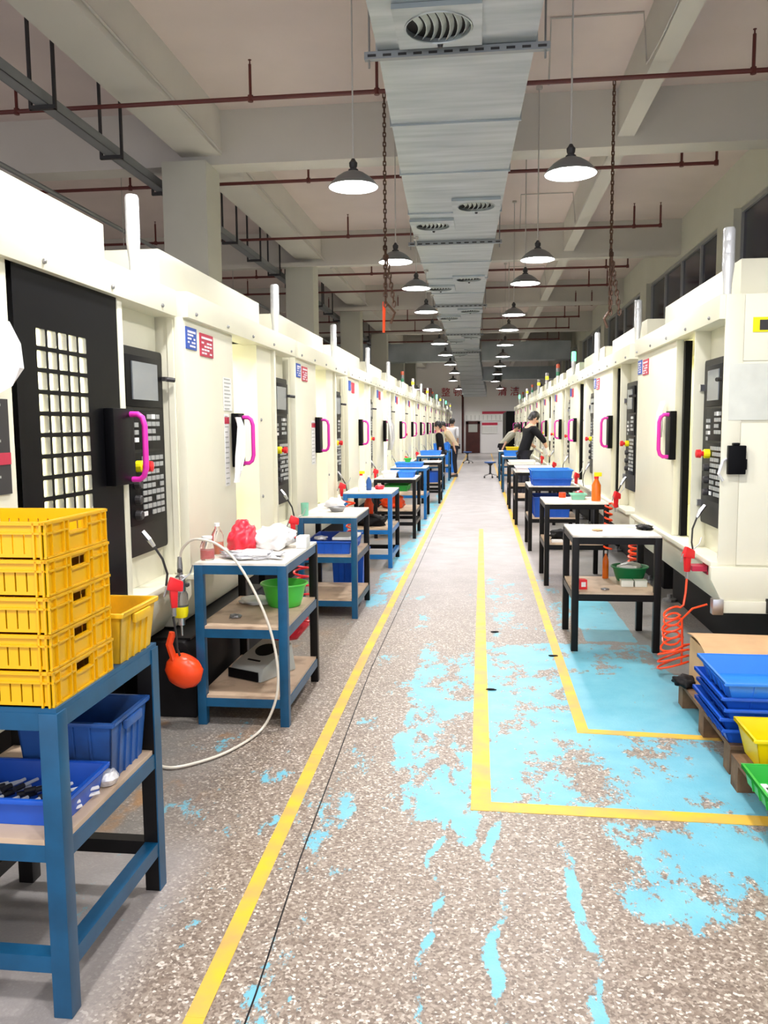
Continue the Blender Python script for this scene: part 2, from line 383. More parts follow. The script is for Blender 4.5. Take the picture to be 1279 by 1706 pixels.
# red wall lettering
def lettering(txt, x, z, size):
    cu = bpy.data.curves.new('lettering', 'FONT'); cu.body = txt; cu.size = size; cu.extrude = 0.01; cu.align_x = 'CENTER'
    t = bpy.data.objects.new('tmp', cu); COL.objects.link(t)
    bpy.context.view_layer.update()
    me = bpy.data.meshes.new_from_object(t.evaluated_get(bpy.context.evaluated_depsgraph_get()))
    bpy.data.objects.remove(t)
    me.materials.clear(); me.materials.append(M['redtext'])
    o = bpy.data.objects.new('lettering', me); COL.objects.link(o); o.parent = wb
    o.location = (x, 44.98, z); o.rotation_euler = (PI/2, 0, 0)
    return o
lettering('清 洁', 1.42, 3.08, 0.50)
lettering('整 顿', -1.60, 3.08, 0.50)
lettering('整 理', -3.2, 3.08, 0.50)
# far wall: maroon door, red post, boards
dr = bpy.data.objects.new('door_1', None); COL.objects.link(dr); dr['kind'] = 'structure'; dr.location = (-0.46, 44.96, 0)
MB().box(-0.38, 0.38, -0.06, 0, 0, 1.12).box(-0.38, -0.24, -0.06, 0, 1.12, 1.68).box(0.24, 0.38, -0.06, 0, 1.12, 1.68).box(-0.38, 0.38, -0.06, 0, 1.55, 1.7).build('door_leaf', M['maroon'], dr)
bx(-0.24, 0.24, -0.035, -0.02, 1.12, 1.55).build('pane', M['greypaint'], dr)
po = MB().tube([(-1.0, 44.7, 0), (-1.0, 44.7, 3.1)], 0.06, 10).build('riser_pipe', M['maroon'])
tag(po, 'dark red vertical riser pipe beside the maroon door on the far wall', 'pipe')
def board(x0, x1, z0, z1, lab, strip):
    r = thing('notice_board', ((x0+x1)/2, 44.98, z0), lab, 'notice board'); h = (x1-x0)/2
    bx(-h, h, -0.04, 0, 0, z1-z0).build('board_face', M['paper'], r)
    bx(-h*strip, h, -0.05, -0.04, z1-z0-0.14, z1-z0).build('heading_strip', M['signred'], r)
    g = MB()
    for k in range(12): xx = -h+2*h*(k+0.5)/12; g.box(xx-0.012, xx+0.012, -0.045, -0.04, 0.05, z1-z0-0.2)
    g.build('ruled_lines', M['greypaint'], r)['kind'] = 'stuff'
board(-0.9, 1.75, 1.72, 2.22, 'long white notice board with a red heading high on the far wall', 0.3)
board(0.02, 0.85, 1.05, 1.62, 'small white notice board with a red heading beside the maroon door', 1.0)
for k, (y, lab) in enumerate(((34.2, 'first of the two tall black cabinets at the far end of the window-side row'), (36.9, 'second tall black cabinet, closest to the far wall on the window side'))):
    r = thing('steel_cabinet', (1.25, y, 0), lab, 'cabinet')
    bx(-0.25, 1.0, 0, 1.9, 0.1, 2.05).build('body', M['black'], r, bevel=0.02)
    bx(-0.2, 0.95, 0.05, 1.85, 0, 0.1).build('plinth', M['dark'], r)
    for q in (0, 1): bx(-0.28, -0.25, 0.05+q*0.93, 0.92+q*0.93, 0.15, 2.0).build('door', M['blackp'], r)

# ================================================================= CEILING SERVICES
# main duct
kd = [(2.2, -0.10, 1.04, 3.94), (5.68, -0.175, 1.02, 3.94), (8.35, -0.27, 1.04, 3.94), (11.4, -0.366, 1.06, 3.94), (14.2, -0.42, 1.0, 3.94), (17.3, -0.463, 0.94, 3.94), (22.7, -0.50, 0.9, 3.94),
      (28.3, -0.54, 0.88, 3.94), (32, -0.52, 0.9, 3.90), (36, -0.46, 0.95, 3.62), (40, -0.40, 1.1, 3.22), (43.6, -0.34, 1.2, 2.95)]
duct = thing('ventilation_duct', (0, 0, 3.94), 'long galvanised sheet metal duct running down the aisle under the ceiling', 'duct')
def dk(y):
    for a, b in zip(kd, kd[1:]):
        if a[0] <= y <= b[0]:
            t = (y-a[0])/(b[0]-a[0]); return [a[i]*(1-t)+b[i]*t for i in (1, 2, 3)]
    return kd[-1][1:]
dys = []
y = 2.2
for a, b in zip(kd, kd[1:]):
    n = max(1, round((b[0]-a[0])/1.35)); dys += [a[0]+(b[0]-a[0])*i/n for i in range(n)]
dys.append(kd[-1][0])
for a, b in zip(dys, dys[1:]):
    ca, wa, za = dk(a); cb, wb_, zb = dk(b); za -= 3.94; zb -= 3.94; g = 0.006
    MB().hexa([(ca-wa/2, a+g, za), (ca+wa/2, a+g, za), (cb+wb_/2, b-g, zb), (cb-wb_/2, b-g, zb), (ca-wa/2, a+g, za+.42), (ca+wa/2, a+g, za+.42), (cb+wb_/2, b-g, zb+.42), (cb-wb_/2, b-g, zb+.42)]).build('duct_section', M['duct'], duct)
for y in dys[1:-1]:
    c, w_, z_ = dk(y); z_ -= 3.94; e = 0.014
    MB().box(c-w_/2-e, c+w_/2+e, y-0.012, y+0.012, z_-e, z_+0.43).build('flange', M['duct'], duct)
# hanger bars (slotted angle) with rods
def hanger(y, lab):
    c, w_, z_ = dk(y); r = thing('duct_hanger', (c, y+0.08, z_-0.02), lab, 'hanger', 'duct hangers')
    h = w_/2+0.09
    mb = MB().box(-h, h, -0.02, 0.02, -0.03, -0.026)
    mb.box(-h, h, -0.024, -0.02, -0.03, -0.018).box(-h, h, -0.024, -0.02, 0.0, 0.016)
    n = 12
    for k in range(n+1): xx = -h+2*h*k/n; mb.box(xx-0.022 if k else xx, xx+0.022 if k < n else xx, -0.024, -0.02, -0.018, 0.0)
    mb.build('slotted_bar', M['tray'], r)
    bx(-h, h, -0.0195, -0.017, -0.02, 0.002).build('slot_shadow_plate', M['rod'], r)
    for s in (-1, 1): MB().tube([(s*(h-0.03), 0, -0.08), (s*(h-0.03), 0, CZ-z_+0.02)], 0.007, 6).build('threaded_rod', M['steeld'], r)
for k, y in enumerate((5.6, 11.3, 17.2, 22.6, 28.2)):
    hanger(y, ['slotted steel bar under the duct, the one closest overhead', 'second slotted bar under the duct, beyond the paired diffusers', 'third slotted bar under the duct', 'fourth slotted bar under the duct', 'fifth slotted bar under the duct, close to the cross ducts'][k])
# swirl diffusers in the duct underside
def diffuser(x, y, r=0.2):
    c, w_, z_ = dk(y); z_ -= 3.94
    pl = MB().box(-r*1.3, r*1.3, -r*1.25, r*1.25, -0.022, 0.0)
    rg = []
    pl = MB(); n = 32; hs = r*1.32
    def sq(a):
        m_ = max(abs(math.cos(a)), abs(math.sin(a))); return (hs*math.cos(a)/m_, hs*math.sin(a)/m_)
    for k in range(n):
        a, b = 2*PI*k/n+PI/4, 2*PI*(k+1)/n+PI/4
        A, B = sq(a), sq(b); C_, D = (r*math.cos(b), r*math.sin(b)), (r*math.cos(a), r*math.sin(a))
        pl.hexa([(*A, -0.03), (*B, -0.03), (*C_, -0.03), (*D, -0.03), (*A, 0), (*B, 0), (*C_, 0), (*D, 0)])
    o = pl.build('diffuser', M['duct'], duct, loc=(x, y, z_-0.001))
    MB().lathe([(r*1.0, -0.002), (r*1.0, 0.0005)], seg=32).build('dark_throat', M['dark'], o)
    MB().tube([(r*1.02*math.cos(t*PI/12), r*1.02*math.sin(t*PI/12), -0.03) for t in range(24)], 0.007, 6, closed=True).build('rim', M['duct'], o)
    for k in range(7):
        xx = -r*0.8+k*r*0.24; hh = math.sqrt(max(0.0001, r*r-xx*xx))*0.97
        b = MB(); npt = 8; prev = None
        for i in range(npt+1):
            t = -1+2*i/npt; yy = t*hh; bow = 0.35*r*(1-t*t)*0.5
            cur = [(xx+bow, yy, -0.022), (xx+bow+0.004, yy, -0.022), (xx+bow+0.03, yy, -0.003), (xx+bow+0.026, yy, -0.003)]
            if prev: b.hexa([prev[0], prev[1], cur[1], cur[0], prev[3], prev[2], cur[2], cur[3]])
            prev = cur
        b.build('louver', M['duct'], o)
    MB().lathe([(0.014, -0.05), (0.018, -0.03), (0.018, 0)], c=(0, r*1.12, 0), seg=10).build('knob', M['rod'], o)
for (x, y) in ((-0.27, 5.33), (-0.07, 9.55), (-0.60, 10.4), (-0.22, 14.2), (-0.74, 15.1), (-0.25, 18.1), (-0.74, 19.2), (-0.3, 23.4), (-0.74, 24.5), (-0.3, 27.5), (-0.76, 29.2)):
    diffuser(x, y)
# cross ducts
def cross(x0, x1, y, z0, z1, dep, lab):
    r = thing('branch_duct', ((x0+x1)/2, y, z0), lab, 'duct'); h = (x1-x0)/2; n = max(2, round(2*h/0.9))
    for k in range(n):
        a, b = -h+2*h*k/n+0.006, -h+2*h*(k+1)/n-0.006
        bx(a, b, 0, dep, 0, z1-z0).build('duct_section', M['duct'], r)
        if k: bx(a-0.018, a+0.006, -0.015, dep+0.015, -0.015, z1-z0+0.015).build('flange', M['duct'], r)
    return r
cross(-8.5, -1.05, 32.0, 3.93, 4.62, 0.8, 'broad cross duct branching from the main duct above the pillar-side row')
cross(-0.02, 3.3, 32.0, 3.93, 4.62, 0.8, 'broad shiny cross duct branching from the main duct towards the windows')
cross(0.9, 3.3, 38.2, 3.55, 4.1, 0.7, 'smaller cross duct further back, joined by an elbow towards the windows')
el = MB(); prev = None
for i in range(7):
    a = PI/2*i/6; cx, cy = 0.9, 37.2
    p0 = (cx-0.0-0.9*math.cos(PI/2-a) - 0.0, cy+1.35*math.sin(PI/2-a)); p1 = (cx-0.35*math.cos(PI/2-a)*0.9, cy+1.0*math.sin(PI/2-a)*1.0+0.0)
    cur = [(p0[0], p0[1]), (p1[0], p1[1])]
    if prev: el.hexa([(*prev[0], 3.45), (*prev[1], 3.45), (*cur[1], 3.45), (*cur[0], 3.45), (*prev[0], 4.05), (*prev[1], 4.05), (*cur[1], 4.05), (*cur[0], 4.05)])
    prev = cur
tag(el.build('duct_elbow', M['duct'], smooth=True), 'curved duct elbow joining the main duct to the smaller cross duct', 'duct')

# sprinkler pipes
PN = ['first', 'second', 'third', 'fourth', 'fifth', 'sixth', 'seventh', 'eighth', 'ninth']
PZ = 4.5
pys = [7.77, 10.35, 13.4, 16.25, 18.8, 21.35, 24.1, 26.8, 30.2]
for k, y in enumerate(pys):
    xr = 3.45 if k == 0 else 2.7
    xl = -8.8
    z = PZ
    if k in (3,): z = 4.42
    if 15.5 < y < 16 or 21.3 < y < 22: z = 4.44
    r = thing('sprinkler_pipe', (0, y, z), PN[k] + ' dark red sprinkler pipe under the ceiling, counted from overhead', 'pipe')
    MB().tube([(xl, 0, 0), (xr, 0, 0)], 0.021, 8).build('main_run', M['pipe'], r, smooth=True)
    xs = [-6.2, -4.4, -3.9 if k % 2 else -5.3, -2.12 if k else -2.12, -0.95, 2.3] + ([2.69] if k else [3.2])
    for x in xs:
        top = 0.30
        MB().tube([(x, 0, 0), (x, 0, top)], 0.015, 6).tube([(x, 0, top), (x, 0, top+0.035)], 0.007, 6).tube([(x, 0, top+0.035), (x, 0, top+0.04)], 0.016, 8).build('sprinkler_riser', M['pipe'], r)
        MB().tube([(x, 0, -0.028), (x, 0, 0.028)], 0.026, 8).build('tee', M['pipe'], r)
# light grey channel spanning the hall
for k, (y, z, t) in enumerate(((15.2, 4.40, 0.05), (21.12, 4.40, 0.06))):
    r = MB().box(-8.5, 3.4, y, y+0.05, z, z+t*1.5).build('steel_channel', M['beam'])
    tag(r, ['pale steel channel crossing the hall under the ceiling', 'second pale steel channel crossing the hall, further back'][k], 'channel')
# cable tray on hanger frames
tray = thing('cable_tray', (-3.78, 0, 4.28), 'long grey metal cable tray hung beyond the pillars', 'cable tray')
MB().box(-0.06, 0.06, 1.5, 31.8, 0, 0.004).box(-0.06, -0.055, 1.5, 31.8, 0, 0.09).box(0.055, 0.06, 1.5, 31.8, 0, 0.09).box(-0.06, 0.06, 1.5, 31.8, 0.09, 0.094).build('channel', M['tray'], tray)
y = 4.4
while y < 31:
    mb = MB()
    for s in (-0.11, 0.11): mb.box(s-0.012, s+0.012, y-0.015+ (0.0), y+0.015, -0.035, CZ-4.28)
    mb.box(-0.12, 0.12, y-0.02, y+0.02, -0.035, -0.002)
    mb.build('hanger_frame', M['rod'], tray)
    y += 1.35
t2 = thing('wall_conduit', (-5.2, 0, 4.36), 'thin grey conduit running along the hall above the pillar-side machines', 'conduit')
MB().tube([(0, 2, 0), (0, 44, 0)], 0.03, 8).build('pipe_run', M['tray'], t2)
# conduits on ceiling beam
def conduit(pts, lab, r=0.009):
    o = MB().tube(pts, r, 6).build('conduit', M['conduit']); tag(o, lab, 'conduit'); return o
for k, y0 in enumerate((7.9, 13.6, 19.6)):
    conduit([(0.6, y0+0.25, 4.6), (0.6, y0, CZ-0.012), (1.40, y0, CZ-0.012), (1.44, y0, 4.62), (1.44, y0-0.5, 4.60), (1.44, y0-3.4, 4.60), (1.44, y0-3.9, 4.9)] if k else
            [(0.6, 8.1, 4.6), (0.6, 7.9, CZ-0.012), (1.40, 7.9, CZ-0.012), (1.435, 7.9, 4.66), (1.435, 7.3, 4.61), (1.435, 3.8, 4.61)],
            ['thin grey conduit crossing the ceiling to the beam, first bay overhead', 'thin grey conduit crossing the ceiling to the beam, second bay', 'thin grey conduit crossing the ceiling to the beam, third bay'][k])
for k, y0 in enumerate((3.8, 9.95, 15.95)):
    conduit([(-2.96, y0, 4.72), (-2.96, y0+3.0, 4.66), (-2.94, y0+5.0, 4.62), (-2.9, y0+5.55, 4.55)],
            ['sagging thin grey cable along the pillar-side beam, first bay', 'sagging thin grey cable along the pillar-side beam, second bay', 'sagging thin grey cable along the pillar-side beam, third bay'][k], 0.014)
# chains
def chain(x, y, z0, z1, lab, fork):
    mb = MB(); n = int((z0-z1)/0.042)
    for k in range(n):
        z = z0-0.02-k*0.042; a = PI/2*(k % 2)+0.4
        ux, uy = math.cos(a), math.sin(a)
        mb.tube([(x+ux*0.013*math.sin(t*PI/3), y+uy*0.013*math.sin(t*PI/3), z+0.03*math.cos(t*PI/3)) for t in range(6)], 0.006, 5, closed=True)
    for s in (0, 1) if fork else ():
        dx = 0.05 if s else -0.0
        p = (x+dx*1.2, y, z1)
        for k in range(int(0.55/0.042)):
            z = z1+0.5-k*0.042; xx = x+dx*(k/12.0)*1.6; a = PI/2*(k % 2)
            mb.tube([(xx+math.cos(a)*0.015*math.sin(t*PI/3)*1, y-0.02+math.sin(a)*0.015*math.sin(t*PI/3), z+0.03*math.cos(t*PI/3)) for t in range(6)], 0.0075, 5, closed=True)
    r = thing('hoist_chain', (0, 0, 0), lab, 'chain')
    c = mb.build('chain_links', M['chain'], r); c['kind'] = 'stuff'
    return r
c1 = chain(-0.885, 7.77, 4.48, 2.62, 'dark rusty chain under the first sprinkler pipe, ending in an orange rope', True)
MB().tube([(-0.90, 7.77, 2.64), (-0.905, 7.77, 2.36)], [0.016, 0.012], 6).build('orange_rope_end', M['orange'], c1)
MB().tube([(-0.87, 7.77, 2.62), (-0.80, 7.77, 2.54), (-0.84, 7.77, 2.44)], 0.012, 6).build('hook', M['chain'], c1)
c2 = chain(1.14, 7.77, 4.48, 2.50, 'dark rusty chain hanging from the first sprinkler pipe towards the windows', True)
MB().tube([(1.14, 7.77, 2.52), (1.09, 7.77, 2.44), (1.12, 7.77, 2.36)], 0.012, 6).build('hook', M['chain'], c2)

# pendant lamps
def make_lamp(zt=CZ-3.29):
    r = thing('pendant_lamp', (0, 0, 0), 'x', 'pendant lamp', 'pendant lamps over the aisle')
    MB().lathe([(0.185, -0.004), (0.19, 0.0), (0.183, 0.006), (0.165, 0.03), (0.13, 0.065), (0.085, 0.095), (0.05, 0.11), (0.035, 0.115)], seg=32, cap=False).build('lamp_shade', M['shade'], r, smooth=True)
    MB().lathe([(0.035, 0.105), (0.05, 0.102), (0.085, 0.088), (0.13, 0.058), (0.165, 0.024), (0.183, -0.002)], seg=32, cap=False).build('reflector', M['shadein'], r, smooth=True)
    MB().lathe([(0.0, -0.022), (0.05, -0.016), (0.09, 0.0), (0.105, 0.02), (0.09, 0.04), (0.04, 0.055), (0.0, 0.06)], seg=24).build('bulb', M['bulb'], r, smooth=True)
    MB().lathe([(0.036, 0.112), (0.038, 0.125), (0.022, 0.135), (0.03, 0.15), (0.032, 0.175), (0.02, 0.19), (0.012, 0.205)], seg=14).build('lamp_holder', M['rod'], r, smooth=True)
    MB().tube([(0, 0, 0.2), (0, 0, zt-0.02)], 0.0065, 6).build('cord', M['conduit'], r)
    MB().lathe([(0.035, zt-0.03), (0.035, zt-0.001)], seg=12).build('ceiling_rose', M['conduit'], r)
    return r
lamps = [(-0.965, 6.39), (-0.946, 9.3), (-0.86, 11.1), (-0.88, 13.4), (-0.93, 15.9), (-0.93, 18.6), (-0.93, 21.6), (-0.93, 25.0), (-0.93, 29.0), (-0.93, 34.0), (-0.93, 42.0),
         (0.628, 6.29), (0.60, 9.42), (0.545, 10.95), (0.515, 14.0), (0.505, 16.2), (0.52, 19.2), (0.55, 22.4), (0.55, 26.0), (0.55, 30.0), (0.55, 35.0), (0.9, 42.0),
         (-0.965, 3.4), (0.63, 3.3), (-0.965, 0.4), (0.63, 0.3), (-4.8, 6.5), (-4.8, 11.0), (-4.8, 16.0), (-4.8, 22.0), (-4.8, 30.0), (2.9, 41.5), (-3.2, 41.5)]  # far-wall corner pair and farthest lamp of each line added to brighten that wall
proto = make_lamp(); short = make_lamp(3.94-3.29); used_s = False
ordn = ['first', 'second', 'third', 'fourth', 'fifth', 'sixth', 'seventh', 'eighth', 'ninth', 'tenth', 'eleventh']
for i, (x, y) in enumerate(lamps):
    if i < 11: lab = ordn[i] + ' lit pendant lamp in the line on the pillar side of the duct'
    elif i < 22: lab = ordn[i-11] + ' lit pendant lamp in the line on the window side of the duct'
    elif i < 26: lab = 'lit pendant lamp overhead before the first pair, ' + ['pillar side', 'window side', 'pillar side and further back', 'window side and further back'][i-22]
    elif i < 31: lab = ordn[i-26] + ' pendant lamp of the next aisle beyond the pillars'
    else: lab = 'added pendant lamp brightening the far wall, ' + ('window corner' if x > 0 else 'pillar corner')
    c_, w_, z_ = dk(min(y, 43)) if y > 2.3 else (0, 0, 0)
    if abs(x-c_) < w_/2+0.03:
        r = (dup(short) if used_s else short) if z_ >= 3.93 else None; used_s = used_s or z_ >= 3.93
        if z_ < 3.93: x = c_ - w_/2 - 0.2 if i < 11 else c_ + w_/2 + 0.2; r = dup(proto)
    else: r = proto if i == 0 else dup(proto)
    r.location = (x, y, 3.29); r['label'] = lab
    ld = bpy.data.lights.new('lamp_light', 'SPOT'); ld.energy = LAMP_W*4; ld.spot_size = math.radians(165); ld.spot_blend = 0.6; ld.shadow_soft_size = 0.12; ld.color = (1.0, 0.97, 0.96)
    lo = bpy.data.objects.new('lamp_light', ld); COL.objects.link(lo); lo.parent = r; lo.location = (0, 0, -0.03)

# ================================================================= MACHINES
def rrect(mb, x0, x1, z0, z1, y0, y1, r, m=0, n=3):
    pts = []
    for (cx, cz, a0) in ((x1-r, z1-r, 0), (x0+r, z1-r, PI/2), (x0+r, z0+r, PI), (x1-r, z0+r, 3*PI/2)):
        for i in range(n+1):
            a = a0+PI/2*i/n; pts.append((cx+r*math.cos(a), cz+r*math.sin(a)))
    mb.prism([(p[0], p[1]) for p in reversed(pts)], 'y', y0, y1, m)
WM = 2.58
def make_machine(cu, op, closed=False, px0=1.975, px1=2.545, detail=True, side=False, lamp='tube'):
    r = thing('machining_centre', (0, 0, 0), 'x', 'machine')
    c = M['cream']
    # base and tank
    MB().box(0.08, WM-0.06, 0.32, 1.85, 0.0, 0.46).build('base', M['dark'], r, bevel=0.01)
    for k in (0.25, WM-0.4): MB().lathe([(0.06, 0), (0.06, 0.02), (0.02, 0.03), (0.02, 0.06)], c=(k, 0.26, 0), seg=10).build('foot', M['steeld'], r)
    # skirt
    MB().prism([(0.0, 0.70), (0.0, 0.60), (0.10, 0.42), (1.85, 0.42), (1.85, 0.70)], 'x', 0.0, WM-0.02).build('skirt', c, r, bevel=0.006)
    # ledge
    MB().box(-0.01, WM-0.01, -0.035, 0.10, 0.685, 0.715).build('sill', c, r, bevel=0.004)
    # front cover (door slides behind it)
    MB().box(0.0, cu, 0.0, 0.05, 0.715, 2.08).build('front_cover', c, r, bevel=0.006)
    # jamb between opening and control section
    (MB().box(op, px0-0.035, 0.02, 0.07, 0.715, 2.08).box(op+0.002, op+0.03, 0.0702, 0.30, 0.715, 2.08) if px0-op > 0.1 else MB().box(op, op+0.02, 0.08, 0.25, 0.715, 2.08)).build('jamb', c, r)
    for z in ((1.0, 1.55) if px0-op > 0.1 else ()): MB().lathe([(0.012, 0), (0.012, 0.006), (0.006, 0.01)], M=Matrix.Translation((op+0.08, 0.02, z)) @ Matrix.Rotation(PI/2, 4, 'X'), seg=8).build('bolt', M['steeld'], r)
    MB().box(px0-0.075 if px0-op > 0.1 else px0-0.03, px0-0.025 if px0-op > 0.1 else px0-0.015, -0.005, 0.10, 0.715, 2.08).build('post', c, r, bevel=0.004)
    MB().box(px0-0.025, WM-0.02, 0.09, 0.14, 0.715, 2.10).build('control_section', c, r, bevel=0.004)
    # sides, back, roof
    MB().box(0.0, 0.04, 0.05, 1.85, 0.70, 2.18).build('side_panel', c, r)
    MB().box(WM-0.06, WM-0.02, 0.14, 1.85, 0.70, 2.18).build('side_panel', c, r)
    MB().box(0.04, WM-0.06, 1.80, 1.85, 0.70, 2.18).build('back_panel', c, r)
    MB().box(0.0, WM-0.02, 0.10, 1.85, 2.18, 2.205).build('roof', c, r)
    # fascia with bolts
    MB().box(0.0, WM-0.02, -0.03, 0.12, 2.07, 2.205).build('fascia', c, r, bevel=0.005)
    bo = MB()
    for k in range(5): bo.lathe([(0.010, 0), (0.010, 0.008), (0.004, 0.012)], M=Matrix.Translation((0.12+k*0.56, -0.03, 2.10)) @ Matrix.Rotation(PI/2, 4, 'X'), seg=8)
    bo.build('bolts', M['steeld'], r)['kind'] = 'stuff'
    # upper cover box
    MB().box(0.16, 2.20, 0.18, 1.80, 2.205, 2.46).build('top_cover', c, r, bevel=0.008)
    # signal lamp
    tb = {'tube': (M['tube'],)*3, 'ryg': (M['ltred'], M['shade'], M['ltgrnd']), 'yel': (M['print_'], M['ltyel'], M['print_']), 'grn': (M['ltgrn'], M['ltgrn'], M['tube'])}[lamp]
    s0 = MB().lathe([(0.02, 0.0), (0.022, 0.02), (0.024, 0.10), (0.034, 0.19), (0.034, 0.195)], c=(2.30, 0.08, 2.205), seg=14).build('signal_lamp', M['tube'], r, smooth=True)
    for k in range(3):
        MB().lathe([(0.034, 0), (0.034, 0.068), (0.033, 0.07)] if k < 2 else [(0.034, 0), (0.034, 0.06), (0.028, 0.075), (0.0, 0.08)], c=(2.30, 0.08, 2.40+0.07*k), seg=14).build('lens', tb[2-k], s0, smooth=True)
    # interior
    MB().box(0.06, op+0.04, 1.15, 1.19, 0.715, 2.07).box(0.06, 0.09, 0.10, 1.15, 0.715, 2.07).box(op+0.03, op+0.05, 0.14, 1.15, 0.715, 2.07).prism([(0.1, 0.72), (1.15, 0.72), (1.15, 1.0)], 'x', 0.09, op+0.03).build('cabin_lining', M['creamd'], r)
    MB().box(0.8, 1.2, 0.95, 1.15, 1.35, 2.06).build('spindle_head', M['cream'], r, bevel=0.02)
    MB().lathe([(0.03, 0), (0.05, 0.06), (0.07, 0.10), (0.07, 0.16)], c=(1.0, 0.9, 1.22), seg=12).build('spindle', M['steeld'], r, smooth=True)
    MB().box(0.4, 1.35, 0.55, 1.0, 0.9, 0.98).box(0.8, 1.05, 0.65, 0.85, 0.98, 1.06).build('work_table', M['steeld'], r, bevel=0.01)
    wl = MB().tube([(0.4, 0.42, 2.03), (1.4, 0.42, 2.03)], 0.02, 8).build('work_lamp', M['wlight'], r)
    # door
    dmat = M['black'] if closed else c
    if closed:
        x0, x1 = cu-0.04, 1.90; d = MB()
        gx0, gz0, pw, ph, gw, gh = 1.21, 1.16, 0.080, 0.079, 0.066, 0.063
        gx1, gz1 = gx0+5*pw, gz0+9*ph
        d.box(x0, gx0, 0.0, 0.03, 0.72, 2.07).box(gx1, x1, 0.0, 0.03, 0.72, 2.07).box(gx0, gx1, 0.0, 0.03, 0.72, gz0).box(gx0, gx1, 0.0, 0.03, gz1, 2.07)
        for i in range(6):
            xx = gx0+i*pw; d.box(max(gx0, xx-(pw-gw)/2), min(gx1, xx+(pw-gw)/2), 0.0, 0.03, gz0, gz1)
        for k in range(10):
            zz = gz0+k*ph
            for i in range(5): d.box(gx0+i*pw+(pw-gw)/2, gx0+(i+1)*pw-(pw-gw)/2, 0.0, 0.03, max(gz0, zz-(ph-gh)/2), min(gz1, zz+(ph-gh)/2))
        dd = d.build('door', dmat, r)
        for i in range(5):
            for k in range(9):
                mb = MB(); rrect(mb, gx0+i*pw+(pw-gw)/2, gx0+(i+1)*pw-(pw-gw)/2, gz0+k*ph+(ph-gh)/2, gz0+(k+1)*ph-(ph-gh)/2, 0.001, 0.004, 0.010)
                mb.build('window_pane', M['frost'], dd)
        hx = x1
    else:
        MB().box(cu-0.88, cu+0.02, 0.055, 0.085, 0.72, 2.06).build('door', dmat, r)
        MB().box(cu+0.005, cu+0.045, 0.05, 0.095, 0.72, 2.06).build('door_seal', M['black'], r)
        hx = cu+0.03
    pm = M['pink']
    MB().box(hx-0.17 if closed else hx-0.10, hx+0.04, -0.045, 0.0, 1.25, 1.585).build('handle_plate', M['black'], r, bevel=0.005)
    hd = MB().tube([(hx+0.0, -0.04, 1.56), (hx+0.0, -0.08, 1.56), (hx+0.0, -0.10, 1.545), (hx+0.0, -0.11, 1.51), (hx+0.0, -0.11, 1.32), (hx+0.0, -0.10, 1.285), (hx+0.0, -0.08, 1.27), (hx+0.0, -0.04, 1.27)], 0.013, 10).build('handle', pm, r, smooth=True)
    # control panel
    cp = MB(); rrect(cp, px0, px1, 0.88, 1.885, 0.055, 0.09, 0.02); cp = cp.build('control_panel', M['blackp'], r, smooth=True)
    MB().box(px0+0.085, px1-0.035, 0.040, 0.055, 1.60, 1.845).build('screen_bezel', M['black'], cp, bevel=0.004)
    MB().box(px0+0.15, px1-0.115, 0.034, 0.040, 1.635, 1.815).build('screen', M['screen'], cp)
    MB().box(px0+0.10, px1-0.035, 0.047, 0.055, 1.395, 1.585).build('key_panel', M['black'], cp, bevel=0.003)
    MB().box(px0+0.10, px1-0.035, 0.047, 0.055, 1.03, 1.38).build('switch_panel', M['black'], cp, bevel=0.003)
    MB().lathe([(0.028, 0), (0.028, 0.03), (0.022, 0.035)], M=Matrix.Translation((px0+0.19, 0.047, 1.315)) @ Matrix.Rotation(PI/2, 4, 'X'), seg=12).build('switch_collar', M['ysign'], cp)
    MB().lathe([(0.015, 0), (0.015, 0.015), (0.027, 0.02), (0.025, 0.045), (0.0, 0.05)], M=Matrix.Translation((px0+0.19, 0.015, 1.315)) @ Matrix.Rotation(PI/2, 4, 'X'), seg=14).build('emergency_button', M['red'], cp, smooth=True)
    for z in (1.23, 1.155, 1.08): MB().lathe([(0.024, 0), (0.022, 0.025), (0.018, 0.03)], M=Matrix.Translation((px0+0.17, 0.047, z)) @ Matrix.Rotation(PI/2, 4, 'X'), seg=12).build('rotary_knob', M['rod'], cp)
    MB().box(px1-0.045, px1+0.01, 0.02, 0.05, 1.74, 1.76).tube([(px1-0.015, 0.03, 1.75), (px1+0.01, -0.01, 1.745)], 0.012, 8).build('pen_holder', M['rod'], cp)
    kq = (px1-px0-0.14)/0.43; kx = px0+0.10
    keys = [(kx+0.04*kq+0.055*kq*i, 1.55-0.036*k, 0.042*kq, 0.022) for k in range(1, 5) for i in range(2)] + [(kx+0.25*kq+0.055*kq*i, 1.555-0.036*k, 0.04*kq, 0.024) for k in range(4) for i in range(3)] + \
           [(kx+0.17*kq+0.055*kq*i, 1.35-0.034*k, 0.045*kq, 0.022) for k in range(9) for i in range(5)]
    if detail:
        km = None
        for n_, (x, z, w_, h_) in enumerate(keys):
            mt = M['keyw'] if n_ in (2, 5, 9, 60) else M['key']
            if (n_ * 7) % 9 == 4: continue
            o = bx(-w_/2, w_/2, -0.005, 0, -h_/2, h_/2).build('key', mt, cp) if (km is None or mt is M['keyw']) else bpy.data.objects.new('key', km)
            if km is None and mt is M['key']: km = o.data
            if o.name not in COL.objects: COL.objects.link(o); o.parent = cp
            o.location = (x, 0.047, z)
    else:
        mb = MB()
        for (x, z, w_, h_) in keys: mb.box(x-w_/2, x+w_/2, 0.042, 0.047, z-h_/2, z+h_/2)
        k_ = mb.build('keys', M['key'], cp); k_['kind'] = 'stuff'
    for z in (1.72, 1.0): MB().box(px0-0.03, px0+0.01, 0.03, 0.07, z-0.02, z+0.02).build('hinge', M['steel'], cp)
